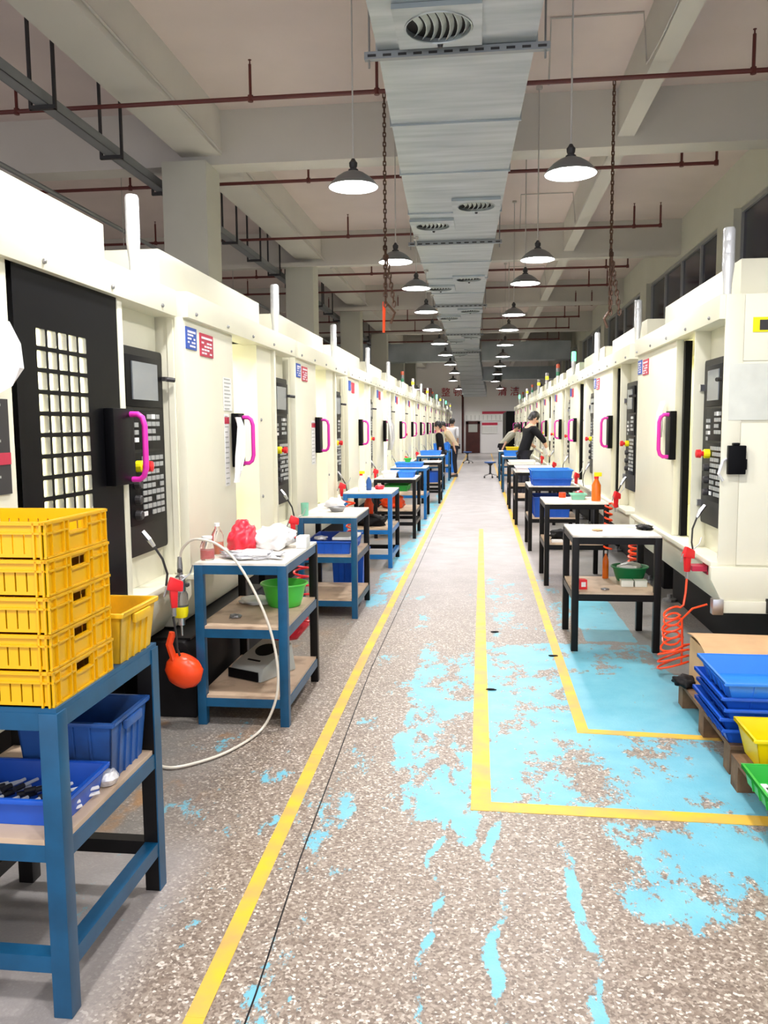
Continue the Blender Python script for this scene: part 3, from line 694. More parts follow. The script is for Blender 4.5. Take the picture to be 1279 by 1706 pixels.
    # plug and cable of the hand wheel
    MB().tube([(2.16, 0.03, 1.0), (2.165, 0.0, 0.96), (2.175, -0.02, 0.925)], [0.012, 0.014, 0.010], 8).build('plug', M['steel'], cp)
    MB().tube([(2.175, -0.02, 0.925), (2.20, -0.05, 0.86), (2.23, -0.06, 0.78), (2.235, -0.05, 0.72)], 0.006, 6).build('cable', M['rod'], cp)
    # signs on cover
    for (x, z, m_, n_) in ((0.03, 1.915, M['signblue'], 'blue_sign'), (0.25, 1.895, M['signred'], 'red_sign')):
        w_ = 0.16 if m_ is M['signblue'] else 0.22; h_ = 0.115 if m_ is M['signblue'] else 0.125
        sg = bx(x, x+w_, -0.006, 0.0, z, z+h_).build(n_, m_, r)
        if detail:
            mb = MB()
            mb.box(x+0.02, x+w_-0.02, -0.0075, -0.006, z+h_-0.03, z+h_-0.018)
            for q in range(4):
                for e in range(4):
                    if (q*3+e*5+int(x*10)) % 4: mb.box(x+0.02+e*(w_-0.04)/4, x+0.02+(e+0.8)*(w_-0.04)/4, -0.0075, -0.006, z+0.012+q*0.019, z+0.022+q*0.019)
            mb.build('print', M['print_'], sg)
    # red air gun on a magnetic holder at the sill
    return r
M['frost'] = pbr('clear_door_pane', (0.95, 0.94, 0.86), 0.25, trans=0.85)
def add_light(r, e):
    ld = bpy.data.lights.new('cabin_light', 'AREA'); ld.shape = 'RECTANGLE'; ld.size = 1.2; ld.size_y = 0.15; ld.energy = e; ld.color = (1.0, 0.96, 0.78)
    lo = bpy.data.objects.new('cabin_light', ld); COL.objects.link(lo); lo.parent = r; lo.location = (0.85, 0.42, 2.0)
XL, XR = -1.55, 1.33
RL, RR = PI/2, -PI/2
m1 = make_machine(1.08, 1.60, closed=True)
m1.location = (-1.60, 1.66, 0); m1.rotation_euler = (0, 0, RL); m1['label'] = 'cream machine with a black door full of small windows behind the yellow crate stack'
m1['group'] = 'machines in the pillar-side row'; add_light(m1, MACH_W*9)
mA = make_machine(0.87, 1.50)
mA.location = (XL, 4.25, 0); mA.rotation_euler = (0, 0, RL); mA['group'] = 'machines in the pillar-side row'
mA['label'] = 'second cream machine of the pillar-side row, open door and white gloves on its handle'
kidsA = dup(mA, (XL, 6.88, 0), RL, 'third cream machine of the pillar-side row, behind the dark blue bench with the green cup')
for q in (mA, kidsA): add_light(q, MACH_W)
mF = make_machine(0.87, 1.50, detail=False)
mFr = make_machine(0.87, 1.50, detail=False, lamp='ryg')
mFy = make_machine(0.87, 1.50, detail=False, lamp='yel')
mFg = make_machine(1.30, 1.60, detail=False, lamp='grn')
lys = [9.65, 12.3, 14.95, 17.6, 20.25, 22.9, 25.55, 28.2, 30.85, 33.5, 36.15, 38.8, 41.45]
kindL = ['tube', 'tube', 'ryg', 'yel', 'tube', 'yel', 'ryg', 'grn', 'yel', 'tube', 'grn', 'tube', 'yel']
numw = ['fourth', 'fifth', 'sixth', 'seventh', 'eighth', 'ninth', 'tenth', 'eleventh', 'twelfth', 'thirteenth', 'fourteenth', 'fifteenth', 'sixteenth']
lampw = {'tube': 'unlit silvery signal lamp', 'ryg': 'red signal lamp', 'yel': 'lit yellow signal lamp', 'grn': 'lit green signal lamp'}
used = set()
src = {'tube': mF, 'ryg': mFr, 'yel': mFy, 'grn': mFg}
for i, (y, k) in enumerate(zip(lys, kindL)):
    lab = numw[i] + ' machine of the pillar-side row, ' + lampw[k] + ' on top'
    if k in used: q = dup(src[k])
    else: q = src[k]; used.add(k)
    q.location = (XL, y, 0); q.rotation_euler = (0, 0, RL); q['label'] = lab; q['group'] = 'machines in the pillar-side row'
    if i < 4: add_light(q, MACH_W)
mR = make_machine(1.42, 1.90, px0=1.96, px1=2.46)
mR.location = (XR, 4.82+WM, 0); mR.rotation_euler = (0, 0, RR)
mR['label'] = 'first cream machine of the window-side row, its broad blank end panel facing us'; mR['group'] = 'machines in the window-side row'
mR2 = dup(mR, (XR, 7.62+WM, 0), RR, 'second cream machine of the window-side row, behind the black benches'); add_light(mR, MACH_W); add_light(mR2, MACH_W)
rys = [10.3, 12.95, 15.6, 18.25, 20.9, 23.55, 26.2, 28.85, 31.5]
kindR = ['tube', 'grn', 'ryg', 'yel', 'yel', 'ryg', 'yel', 'ryg', 'grn']
numr = ['third'] + numw
for i, (y, k) in enumerate(zip(rys, kindR)):
    q = dup(src[k], (XR, y+WM, 0), RR, numr[i] + ' machine of the window-side row, ' + lampw[k] + ' on top', 'machines in the window-side row')
    for ch in list(q.children):
        if ch.type == 'LIGHT': bpy.data.objects.remove(ch)
    if i < 3: add_light(q, MACH_W)
# end panel details of the first window-side machine: extra parts in its local frame (x = 2.58 end)
XE = WM-0.02
ep = MB().box(XE, XE+0.012, 0.101, 1.85, 1.84, 2.20).build('end_panel', M['cream'], mR, bevel=0.003)
MB().box(XE, XE+0.012, 0.101, 1.85, 0.70, 1.50).build('end_panel', M['cream'], mR, bevel=0.003)
MB().box(XE, XE+0.008, 0.101, 1.85, 1.502, 1.838).build('end_panel', M['cream'], mR)
MB().box(XE+0.008, XE+0.016, 0.03, 0.62, 1.515, 1.825).build('document_sleeve', M['film'], mR)
MB().box(XE, XE+0.014, -0.0, 0.10, 0.70, 2.20).build('corner_post', M['cream'], mR, bevel=0.003)
MB().prism([(-0.04, 0.69), (-0.04, 0.62), (0.02, 0.50), (1.85, 0.50), (1.85, 0.69)], 'x', XE, XE+0.04).build('end_skirt', M['cream'], mR, bevel=0.004)
mb = MB().box(XE+0.012, XE+0.05, 0.03, 0.125, 1.215, 1.375).box(XE+0.012, XE+0.05, 0.055, 0.09, 1.375, 1.39).box(XE+0.012, XE+0.04, 0.125, 0.135, 1.24, 1.30)
mb.build('black_latch_box', M['black'], mR, bevel=0.005)
ys_ = bx(XE+0.012, XE+0.016, 0.145, 0.26, 1.995, 2.075).build('warning_label', M['ysign'], mR)
bx(XE+0.016, XE+0.0175, 0.18, 0.255, 2.005, 2.06).build('black_print', M['rod'], ys_)
MB().tube([(XE+0.012, 0.03, 1.30), (XE+0.05, 0.0, 1.29), (XE+0.05, -0.02, 1.22), (XE+0.03, 0.01, 1.18)], 0.008, 6).build('tie_strap', M['white'], mR)
MB().box(XE+0.0, XE+0.05, -0.02, 1.7, 0.43, 0.50).build('lower_rail', M['cream'], mR, bevel=0.005)
MB().tube([(XE+0.05, 0.28, 0.475), (XE+0.05, 1.6, 0.475)], 0.03, 12).tube([(XE+0.05, 0.26, 0.475), (XE+0.05, 0.34, 0.475)], 0.042, 12).build('black_cylinder', M['black'], mR, smooth=True)
MB().box(XE+0.0, XE+0.06, -0.03, 0.03, 0.42, 0.51).build('air_fitting', M['steel'], mR, bevel=0.006)

# cloths and papers
def cloth(name, lab, pts_w, mat, thick=0.012, cat='cloth', seed=1):
    # pts_w: rows of (centre, halfwidth vector) -> draped sheet with folds
    rnd = random.Random(seed); n = len(pts_w); k = 9; mb = MB(); top = []; base = len(mb.v)
    for sgn in (0, 1):
        for i, (c, hv) in enumerate(pts_w):
            c = Vector(c); hv = Vector(hv); nrm = hv.cross(Vector((0, 0, 1))).normalized() if abs(hv.z) < hv.length*0.9 else Vector((1, 0, 0))
            for q in range(k):
                t = -1+2*q/(k-1)
                fold = math.sin(q*1.9+i*0.7+seed)*thick*0.9 + rnd.uniform(-1, 1)*thick*0.15*(1-sgn)
                mb.v.append(tuple(c+hv*t+nrm*(fold+(thick*0.35 if sgn else -thick*0.35))))
    def id_(s_, i, q): return s_*n*k+i*k+q
    for i in range(n-1):
        for q in range(k-1):
            mb.f.append((id_(0, i, q), id_(0, i+1, q), id_(0, i+1, q+1), id_(0, i, q+1))); mb.m.append(0)
            mb.f.append((id_(1, i, q), id_(1, i, q+1), id_(1, i+1, q+1), id_(1, i+1, q))); mb.m.append(0)
    for i in range(n-1):
        for q in (0, k-1):
            a = (id_(0, i, q), id_(1, i, q), id_(1, i+1, q), id_(0, i+1, q)); mb.f.append(a if q == 0 else a[::-1]); mb.m.append(0)
    for q in range(k-1):
        mb.f.append((id_(0, 0, q), id_(0, 0, q+1), id_(1, 0, q+1), id_(1, 0, q))); mb.m.append(0)
        mb.f.append((id_(0, n-1, q), id_(1, n-1, q), id_(1, n-1, q+1), id_(0, n-1, q+1))); mb.m.append(0)
    return tag(mb.build(name, mat, smooth=True), lab, cat)
cloth('work_glove', 'white cloth glove draped over the handle plate of the second pillar-side machine', [((-1.50, 5.03, 1.56), (0, 0.03, 0)), ((-1.475, 5.02, 1.50), (0, 0.055, 0)), ((-1.475, 5.0, 1.42), (0, 0.05, 0.01)), ((-1.48, 4.99, 1.32), (0, 0.06, 0)), ((-1.49, 4.97, 1.23), (0, 0.04, 0)), ((-1.50, 4.96, 1.16), (0, 0.035, 0))], M['white'], cat='glove', seed=3)
def sheet(x, y0, y1, z0, z1, lab, rows, head=None, wl=None, dark=False):
    s = 1 if x < 0 else -1
    r = thing('process_sheet', (x, (y0+y1)/2, z0), lab, 'paper')
    h = (y1-y0)/2
    bx(0, s*0.003, -h, h, 0, z1-z0).build('sheet', M['rod'] if dark else M['paper'], r)
    mb = MB()
    for k in range(rows):
        z = (z1-z0)*(k+0.5)/rows; mb.box(s*0.003, s*0.004, -h*0.85, h*(0.3+0.5*((k*37) % 10)/10), z-0.004, z+0.004)
    mb.build('printed_rows', M['greypaint'], r)
    if head: bx(s*0.003, s*0.005, -h, h, head[0], head[1]).build('red_heading', M['signred'], r)
sheet(-1.549, 4.90, 5.06, 1.60, 1.80, 'narrow printed sheet taped above the gloves on the second pillar-side machine', 9)
sheet(-1.549, 4.90, 4.99, 1.14, 1.58, 'long printed strip with a red heading taped beside the gloves', 14, head=(0.38, 0.42))
sheet(-1.549, 7.50, 7.66, 1.15, 1.55, 'printed strip with a red heading on the third pillar-side machine', 12, head=(0.34, 0.38))
sheet(-1.596, 2.30, 2.66, 1.28, 1.60, 'dark ruled chart with a red band on the first pillar-side machine', 8, head=(0.10, 0.14), dark=True)
cloth('white_bag', 'big white bag pinned above the dark chart on the first pillar-side machine', [((-1.56, 2.52, 1.85), (0, 0.08, 0)), ((-1.54, 2.50, 1.78), (0, 0.13, 0)), ((-1.53, 2.48, 1.70), (0, 0.16, 0)), ((-1.54, 2.46, 1.64), (0, 0.14, 0)), ((-1.56, 2.45, 1.61), (0, 0.09, 0))], M['white'], 0.02, 'bag', 5)
cloth('work_glove', 'grey cloth glove hanging beside the handle of the first window-side machine', [((1.30, 6.22, 1.66), (0, 0.04, 0)), ((1.285, 6.24, 1.58), (0, 0.08, 0)), ((1.285, 6.25, 1.48), (0, 0.09, 0)), ((1.29, 6.27, 1.40), (0, 0.06, 0))], M['white'], cat='glove', seed=9)
sheet(1.327, 16.35, 16.8, 1.18, 1.62, 'blank white sheet on the fifth window-side machine', 1)
cloth('plastic_bag', 'crumpled clear plastic bag on the fifth pillar-side machine', [((-1.46, 13.0, 1.65), (0, 0.08, 0)), ((-1.42, 13.05, 1.5), (0, 0.25, 0)), ((-1.42, 13.1, 1.3), (0, 0.3, 0)), ((-1.44, 13.1, 1.12), (0, 0.15, 0))], M['foil'], 0.03, 'bag', 6)

# ================================================================= AIR GUNS, HOSES
def air_gun(x, y, z, s, lab, rz=0, mat='red'):
    r = thing('air_gun', (x, y, z), lab, 'air gun', None, rz)
    MB().hexa([(-0.012, -0.012, -0.11), (0.016, -0.012, -0.11), (0.016, 0.012, -0.11), (-0.012, 0.012, -0.11), (-0.02, -0.014, 0.0), (0.022, -0.014, 0.0), (0.022, 0.014, 0.0), (-0.02, 0.014, 0.0)]).build('grip', M[mat], r, bevel=0.004)
    MB().hexa([(-0.035, -0.018, -0.02), (0.045, -0.018, -0.035), (0.045, 0.018, -0.035), (-0.035, 0.018, -0.02), (-0.012, -0.014, 0.045), (0.05, -0.014, 0.015), (0.05, 0.014, 0.015), (-0.012, 0.014, 0.045)]).build('body', M[mat], r, bevel=0.010)
    MB().tube([(0.045, 0, 0.02), (0.085, 0, 0.05), (0.10, 0, 0.09)], 0.004, 6).build('nozzle', M['steel'], r)
    MB().tube([(-0.028, 0, 0.0), (-0.045, 0, -0.05)], 0.005, 6).build('trigger', M['steeld'], r)
    MB().tube([(0.002, 0, -0.11), (0.002, 0, -0.15)], 0.010, 8).build('coupling', M['steel'], r)
    return r
def holder(x, y, z, s, lab):
    o = MB().box(x, x+s*0.09, y-0.05, y+0.05, z-0.03, z).box(x, x+s*0.006, y-0.05, y+0.05, z-0.05, z+0.01).build('gun_holder', M['signred']); return tag(o, lab, 'holder')
def coil(cx, cy, z0, z1, r0, r1, turns, wr, lab, mat, ends=(), messy=0.0, tilt=0.0):
    pts = [Vector(p) for p in ends[0]] if ends else []
    n = turns*14; rnd = random.Random(4)
    ph = [rnd.uniform(-1, 1) for _ in range(turns+2)]
    for i in range(n+1):
        t = i/n; a = 2*PI*turns*t; rr = r0+(r1-r0)*t; k = int(t*turns)
        rr *= 1+messy*ph[k]*0.6
        pts.append(Vector((cx+rr*math.cos(a)+messy*0.02*ph[k], cy+rr*math.sin(a), z0+(z1-z0)*t+tilt*rr*math.cos(a*1.0+ph[k]*messy*2))))
    if len(ends) > 1: pts += [Vector(p) for p in ends[1]]
    return tag(MB().tube(pts, wr, 6).build('coiled_air_hose', M[mat], smooth=True), lab, 'air hose')
# window side, near
air_gun(1.21, 5.02, 0.735, 1, 'red air gun hooked on the sill of the first window-side machine', PI*0.15)
holder(1.33, 5.06, 0.66, -1, 'dark red gun holder on the sill of the first window-side machine')
coil(1.13, 4.98, 0.40, 0.06, 0.055, 0.075, 9, 0.0065, 'orange coiled air hose hanging beside the cardboard box', 'orange',
     ([(1.212, 5.02, 0.585), (1.205, 5.01, 0.50), (1.19, 4.99, 0.43)], [(1.18, 4.95, 0.2), (1.17, 4.93, 0.36), (1.22, 4.90, 0.43), (1.29, 4.86, 0.465)]), messy=0.55, tilt=0.45)
# pillar side near: gun, regulator, lubricator
air_gun(-1.47, 3.78, 0.745, 1, 'red air gun beside the worn yellow bin and the filter regulator', PI*0.2)
g = thing('filter_regulator', (-1.49, 3.93, 0.46), 'clear bowl air filter regulator with black knobs on the pillar-side machines', 'air filter')
MB().lathe([(0.006, 0), (0.006, 0.05), (0.018, 0.055), (0.018, 0.09), (0.03, 0.095)], seg=12).build('drain', M['steel'], g, smooth=True)
MB().lathe([(0.03, 0.095), (0.036, 0.12), (0.036, 0.15)], seg=14).build('brass_ring', M['ysign'], g, smooth=True)
MB().lathe([(0.036, 0.15), (0.036, 0.21), (0.028, 0.225)], seg=14).build('bowl', M['glass'], g, smooth=True)
MB().lathe([(0.026, 0.225), (0.026, 0.30), (0.014, 0.31)], seg=12).build('head', M['steel'], g, smooth=True)
MB().lathe([(0.014, 0.31), (0.014, 0.36), (0.010, 0.40)], seg=10).build('coupling', M['steeld'], g, smooth=True)
for (dx, dz) in ((0.0, 0.335), (-0.02, 0.28), (0.035, 0.265)): MB().lathe([(0.0, -0.013), (0.013, -0.006), (0.013, 0.006), (0.0, 0.013)], c=(dx+0.01, -0.03, dz), seg=10).build('knob', M['rod'], g, smooth=True)
def spline(P, n=5):
    P = [Vector(p) for p in P]; out = []
    for i in range(len(P)-1):
        a, b, c, d = P[max(0, i-1)], P[i], P[i+1], P[min(len(P)-1, i+2)]
        for k in range(n):
            t = k/n; out.append(0.5*((2*b)+(c-a)*t+(2*a-5*b+4*c-d)*t*t+(3*b-a-3*c+d)*t**3))
    return out+[P[-1]]
hs = MB().tube(spline([(-1.485, 3.93, 0.86), (-1.47, 3.92, 0.90), (-1.42, 3.90, 0.945), (-1.36, 3.88, 0.955), (-1.27, 3.87, 0.93), (-1.18, 3.865, 0.85), (-1.09, 3.86, 0.70), (-1.02, 3.855, 0.53), (-0.985, 3.85, 0.36), (-0.985, 3.85, 0.22), (-1.02, 3.85, 0.10), (-1.07, 3.83, 0.02), (-1.12, 3.66, 0.012), (-1.2, 3.5, 0.012), (-1.33, 3.38, 0.012), (-1.42, 3.40, 0.012), (-1.5, 3.5, 0.012)]), 0.0065, 8)
tag(hs.build('air_hose', M['hose'], smooth=True), 'clear air hose arching over the blue bench down to the floor', 'air hose')
ob = MB()
ob.lathe([(0.0, -0.085), (0.05, -0.075), (0.088, -0.04), (0.098, 0.0), (0.085, 0.05), (0.05, 0.075), (0.0, 0.08)], seg=20, M=Matrix.Translation((-1.46, 3.86, 0.30)) @ Matrix.Rotation(0.5, 4, 'Y'), sy=0.6)
r_ = thing('orange_spool', (0, 0, 0), 'round orange hose reel hanging under the worn yellow bin', 'hose reel'); ob.build('drum', M['orange'], r_, smooth=True)
MB().tube([(-1.50, 3.84, 0.36), (-1.52, 3.83, 0.44), (-1.50, 3.83, 0.50)], 0.018, 8).build('strap', M['orange'], r_)
MB().tube([(-1.475, 3.78, 0.59), (-1.47, 3.8, 0.50), (-1.475, 3.82, 0.42), (-1.47, 3.84, 0.38)], 0.006, 6).build('cable', M['rod'], r_)
# behind second bench
air_gun(-1.42, 6.12, 0.79, 1, 'red air gun above the pale bench top with the white box', PI*0.1)
rcoil = coil(-1.10, 4.96, 0.80, 0.30, 0.045, 0.06, 9, 0.007, 'red coiled air hose hanging behind the bench with the green basin', 'red', ([(-1.56, 5.15, 0.72), (-1.42, 5.12, 0.80), (-1.3, 5.1, 0.84)], [(-1.25, 5.0, 0.22)]), messy=0.2)
rt = MB().tube([(-1.17, 5.0, 0.42), (-1.12, 4.99, 0.36), (-1.11, 4.98, 0.28), (-1.16, 4.97, 0.22), (-1.26, 4.97, 0.20), (-1.36, 4.98, 0.24)], [0.03, 0.045, 0.05, 0.05, 0.045, 0.03], 10)
tag(rt.build('red_sleeve', M['redbag'], rcoil, smooth=True), 'thick red sleeve round the hose end')
coil(-1.15, 7.25, 0.82, 0.35, 0.04, 0.05, 8, 0.008, 'orange and pink coiled hose behind the dark blue bench', 'orange', ([(-1.3, 7.3, 0.84)], []), messy=0.3)
for k, (x, y, z, lab) in enumerate(((-1.49, 8.75, 0.86, 'red air gun over the bowl on the dark blue bench'), (-1.49, 11.6, 0.86, 'small red air gun by the blue tray bench'), (-1.49, 16.4, 0.86, 'small red air gun by the far blue trays'), (-1.49, 19.2, 0.86, 'tiny red air gun far down the pillar side'))):
    air_gun(x, y, z, 1, lab, 0.3)
for k, (x, y, lab) in enumerate(((1.20, 7.6, 'red air gun by the second window-side bench'), (1.18, 10.6, 'red air gun above the blue crates on the window side'), (1.16, 13.6, 'small red air gun down the window side'), (1.16, 16.3, 'tiny red air gun by the man in black'))):
    air_gun(x, y, 0.86, 1, lab, 0.6)
coil(1.16, 7.75, 0.78, 0.35, 0.03, 0.035, 8, 0.009, 'orange coiled hose between the first two black benches', 'orange', ([(1.2, 7.62, 0.75)], []))
coil(1.17, 6.5, 0.66, 0.42, 0.035, 0.04, 6, 0.009, 'bright orange coiled hose behind the green bowl', 'orange')

# ================================================================= BENCHES
def bench(x0, x1, y0, y1, h, shelves, frame, lab, group, top='ply', shelf='wood', rails=(), t=0.045, front=None, grp=None, rear=None):
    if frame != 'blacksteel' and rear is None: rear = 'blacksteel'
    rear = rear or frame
    r = thing('work_bench', ((x0+x1)/2, (y0+y1)/2, 0), lab, 'bench', group)
    cx, cy = (x0+x1)/2, (y0+y1)/2; a, b = (x1-x0)/2, (y1-y0)/2
    fm = M[frame]
    for sx in (-1, 1):
        for sy in (-1, 1):
            X0 = sx*a - (t if sx > 0 else 0); Y0 = sy*b - (t if sy > 0 else 0)
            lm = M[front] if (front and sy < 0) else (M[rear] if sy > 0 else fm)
            if sy > 0 and sx > 0 and frame == 'bluesteel' and t > 0.045:
                lg = MB().box(X0, X0+t-0.004, Y0, Y0+t, 0, h-0.012, 0).box(X0+t-0.004, X0+t, Y0, Y0+t, 0, h-0.012, 1).build('leg', [lm, fm], r)
            else: bx(X0, X0+t, Y0, Y0+t, 0, h-0.012).build('leg', lm, r, bevel=0.003)
    def ring(z, dz=0.045):
        for sy in (-1, 1):
            Y0 = sy*b - (t if sy > 0 else 0)
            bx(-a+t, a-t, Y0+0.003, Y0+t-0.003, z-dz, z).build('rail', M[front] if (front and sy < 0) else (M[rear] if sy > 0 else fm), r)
        for sx in (-1, 1):
            X0 = sx*a - (t if sx > 0 else 0)
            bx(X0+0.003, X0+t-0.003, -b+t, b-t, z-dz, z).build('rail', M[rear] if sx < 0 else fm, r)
    ring(h-0.012)
    bx(-a+0.004, a-0.004, -b+0.004, b-0.004, h-0.012, h).build('top_board', M[top], r)
    for z in shelves:
        ring(z-0.014)
        bx(-a+0.01, a-0.01, -b+t+0.002, b-t-0.002, z-0.014, z).build('shelf_board', M[shelf], r)
        bx(-a+t+0.002, a-t-0.002, -b+0.004, -b+t+0.002, z-0.014, z).build('shelf_edge', M[shelf], r)
    for z in rails: ring(z)
    return r
GL, GR = 'blue and black benches along the pillar-side machines', 'black benches along the window-side machines'
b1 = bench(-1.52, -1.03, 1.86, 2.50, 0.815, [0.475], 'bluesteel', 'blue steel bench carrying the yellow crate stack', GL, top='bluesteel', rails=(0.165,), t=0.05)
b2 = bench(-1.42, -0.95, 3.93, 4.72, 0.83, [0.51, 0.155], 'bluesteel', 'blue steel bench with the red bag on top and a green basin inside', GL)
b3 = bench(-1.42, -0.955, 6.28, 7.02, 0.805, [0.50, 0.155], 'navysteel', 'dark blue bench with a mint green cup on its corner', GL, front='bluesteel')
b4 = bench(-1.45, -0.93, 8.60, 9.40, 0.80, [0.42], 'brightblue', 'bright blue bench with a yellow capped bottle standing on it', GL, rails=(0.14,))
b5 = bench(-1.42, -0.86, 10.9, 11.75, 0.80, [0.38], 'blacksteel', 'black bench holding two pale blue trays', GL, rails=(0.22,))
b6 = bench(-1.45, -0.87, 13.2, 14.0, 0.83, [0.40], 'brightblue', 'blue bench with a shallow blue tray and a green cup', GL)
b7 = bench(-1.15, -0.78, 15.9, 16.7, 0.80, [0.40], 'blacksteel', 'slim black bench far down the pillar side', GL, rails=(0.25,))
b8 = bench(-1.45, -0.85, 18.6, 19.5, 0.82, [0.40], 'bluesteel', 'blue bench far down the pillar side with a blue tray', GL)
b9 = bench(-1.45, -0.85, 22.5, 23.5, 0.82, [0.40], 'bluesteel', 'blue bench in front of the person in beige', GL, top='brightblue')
c1 = bench(0.595, 1.165, 5.48, 6.12, 0.775, [0.40], 'blacksteel', 'black bench with a bare pale top and a green bowl on its shelf', GR)
c2 = bench(0.585, 1.165, 7.75, 8.45, 0.775, [0.40], 'blacksteel', 'black bench with the orange spray bottle and mint box', GR)
c3 = bench(0.555, 1.15, 9.9, 10.7, 0.775, [0.40], 'blacksteel', 'black bench under the stacked blue crates', GR)
c4 = bench(0.50, 1.10, 12.5, 13.3, 0.80, [0.42], 'blacksteel', 'black bench behind the stacked blue crates', GR)
c5 = bench(0.48, 1.05, 14.9, 15.7, 0.80, [0.42], 'blacksteel', 'black bench before the man in black', GR)
c6 = bench(0.46, 1.05, 18.6, 19.5, 0.80, [0.42], 'bluesteel', 'blue bench holding a yellow tray near the man in black', GR)
c7 = bench(0.46, 1.05, 22.3, 23.2, 0.80, [0.42], 'bluesteel', 'far blue bench beside the round stool', GR)

# ================================================================= BINS AND CRATES
def bin_(x0, x1, y0, y1, z0, z1, mat, lab, cat='bin', name='plastic_bin', group=None, taper=0.015, t=0.004, ribs=True, grips=True, rz=0.0):
    cx, cy = (x0+x1)/2, (y0+y1)/2; a, b, h = (x1-x0)/2, (y1-y0)/2, z1-z0
    r = thing(name, (cx, cy, z0), lab, cat, group, rz)
    A, B = a-taper, b-taper; m = MB()
    m.box(-A, A, -B, B, 0, t)
    def wall_(p, q, P_, Q, n):     # bottom p,q top P,Q, inward normal n
        n = Vector(n)*t; p, q, P_, Q = map(Vector, (p, q, P_, Q))
        m.hexa([p, q, q+n, p+n, P_, Q, Q+n, P_+n])
    wall_((-A, -B, 0), (A, -B, 0), (-a, -b, h), (a, -b, h), (0, 1, 0)); wall_((A, B, 0), (-A, B, 0), (a, b, h), (-a, b, h), (0, -1, 0))
    wall_((A, -B, 0), (A, B, 0), (a, -b, h), (a, b, h), (-1, 0, 0)); wall_((-A, B, 0), (-A, -B, 0), (-a, b, h), (-a, -b, h), (1, 0, 0))
    if ribs:
        def at_(s, zz): return s - taper*(1-zz/h)
        e = 0.005
        for k in range(1, 5):
            for s in (-1, 1):
                u = -A+2*A*k/5
                m.hexa([(u-.003, s*(B+e), 0), (u+.003, s*(B+e), 0), (u+.003, s*B, 0), (u-.003, s*B, 0), (u-.003, s*(b+e), h), (u+.003, s*(b+e), h), (u+.003, s*b, h), (u-.003, s*b, h)])
                v = -B+2*B*k/5
                m.hexa([(s*(A+e), v-.003, 0), (s*(A+e), v+.003, 0), (s*A, v+.003, 0), (s*A, v-.003, 0), (s*(a+e), v-.003, h), (s*(a+e), v+.003, h), (s*a, v+.003, h), (s*a, v-.003, h)])
    m.build('body', M[mat], r)
    l = 0.009; rm = MB()
    rm.box(-a-l, a+l, -b-l, -b+t*0.5, h-0.010, h+0.003).box(-a-l, a+l, b-t*0.5, b+l, h-0.010, h+0.003).box(-a-l, -a+t*0.5, -b+t*0.5, b-t*0.5, h-0.010, h+0.003).box(a-t*0.5, a+l, -b+t*0.5, b-t*0.5, h-0.010, h+0.003)
    rm.build('rim', M[mat], r, bevel=0.002)
    if grips:
        for s in (-1, 1): MB().box(s*(a+0.002) if s > 0 else -a-0.016, a+0.016 if s > 0 else -a-0.002, -b*0.45, b*0.45, h-0.04, h-0.012).build('grip', M[mat], r, bevel=0.004)
    return r
def crate(lab, h=0.0925):
    r = thing('yellow_crate', (0, 0, 0), lab, 'crate', 'stacked yellow crates')
    a, b, t = 0.245, 0.165, 0.005; m = MB()
    m.box(-a, a, -b, b, 0, 0.004)
    top = h-0.004
    def face_long(s):         # faces along x at y = s*b
        y0, y1 = (s*b-t, s*b) if s > 0 else (s*b, s*b+t)
        m.box(-a, a, y0, y1, 0.0, 0.012).box(-a, a, y0, y1, h-0.030, top)
        xs = []; x = -a+0.035
        for gcount in range(16):
            xs.append(x); x += 0.029
        edges = [-a]+[q for xx in xs for q in (xx-0.002, xx+0.002)]+[a]
        for i in range(0, len(edges)-1, 2): m.box(edges[i], edges[i+1], y0, y1, 0.012, h-0.030)
        yo0, yo1 = (s*b, s*b+0.006) if s > 0 else (s*b-0.006, s*b)
        m.box(-a, a, yo0, yo1, h-0.032, h-0.027).box(-a-0.006, a+0.006, yo0, yo1, top-0.006, top+0.001)
        for xx in (-a+0.004, -a+0.022, a-0.022, a-0.004): m.box(xx-0.0025, xx+0.0025, yo0, yo1, 0.0, top)
    face_long(-1); face_long(1)
    for s in (-1, 1):
        x0, x1 = (s*a-t, s*a) if s > 0 else (s*a, s*a+t)
        hw = 0.042
        m.box(x0, x1, -b, b, 0, h-0.040).box(x0, x1, -b, -hw, h-0.040, top).box(x0, x1, hw, b, h-0.040, top).box(x0, x1, -hw, hw, h-0.016, top)
        # arch of the hand hole
        m.prism([(-hw, h-0.018), (-hw, h-0.016), (hw, h-0.016), (hw, h-0.018), (hw*0.6, h-0.018)], 'x', x0, x1)
        xo0, xo1 = (s*a, s*a+0.007) if s > 0 else (s*a-0.007, s*a)
        m.box(xo0, xo1, -b-0.006, b+0.006, top-0.006, top+0.001).box(xo0, xo1, -b, b, 0.0, 0.005)
        m.box(xo0, xo1, -b, -hw-0.012, h-0.034, h-0.029).box(xo0, xo1, hw+0.012, b, h-0.034, h-0.029).box(xo0, xo1, -hw-0.01, hw+0.01, h-0.047, h-0.042)
        for yy in (-b+0.004, -b+0.035, -hw-0.03, -hw-0.008, hw+0.008, hw+0.03, b-0.035, b-0.004): m.box(xo0, xo1, yy-0.0025, yy+0.0025, 0, top)
    m.build('body', M['yellow'], r)
    rm = MB().box(-a-0.004, a+0.004, -b-0.004, -b+t, top, h-0.0015).box(-a-0.004, a+0.004, b-t, b+0.004, top, h-0.0015).box(-a-0.004, -a+t, -b+t, b-t, top, h-0.0015).box(a-t, a+0.004, -b+t, b-t, top, h-0.0015)
    rm.build('rim', M['yellow'], r)
    return r
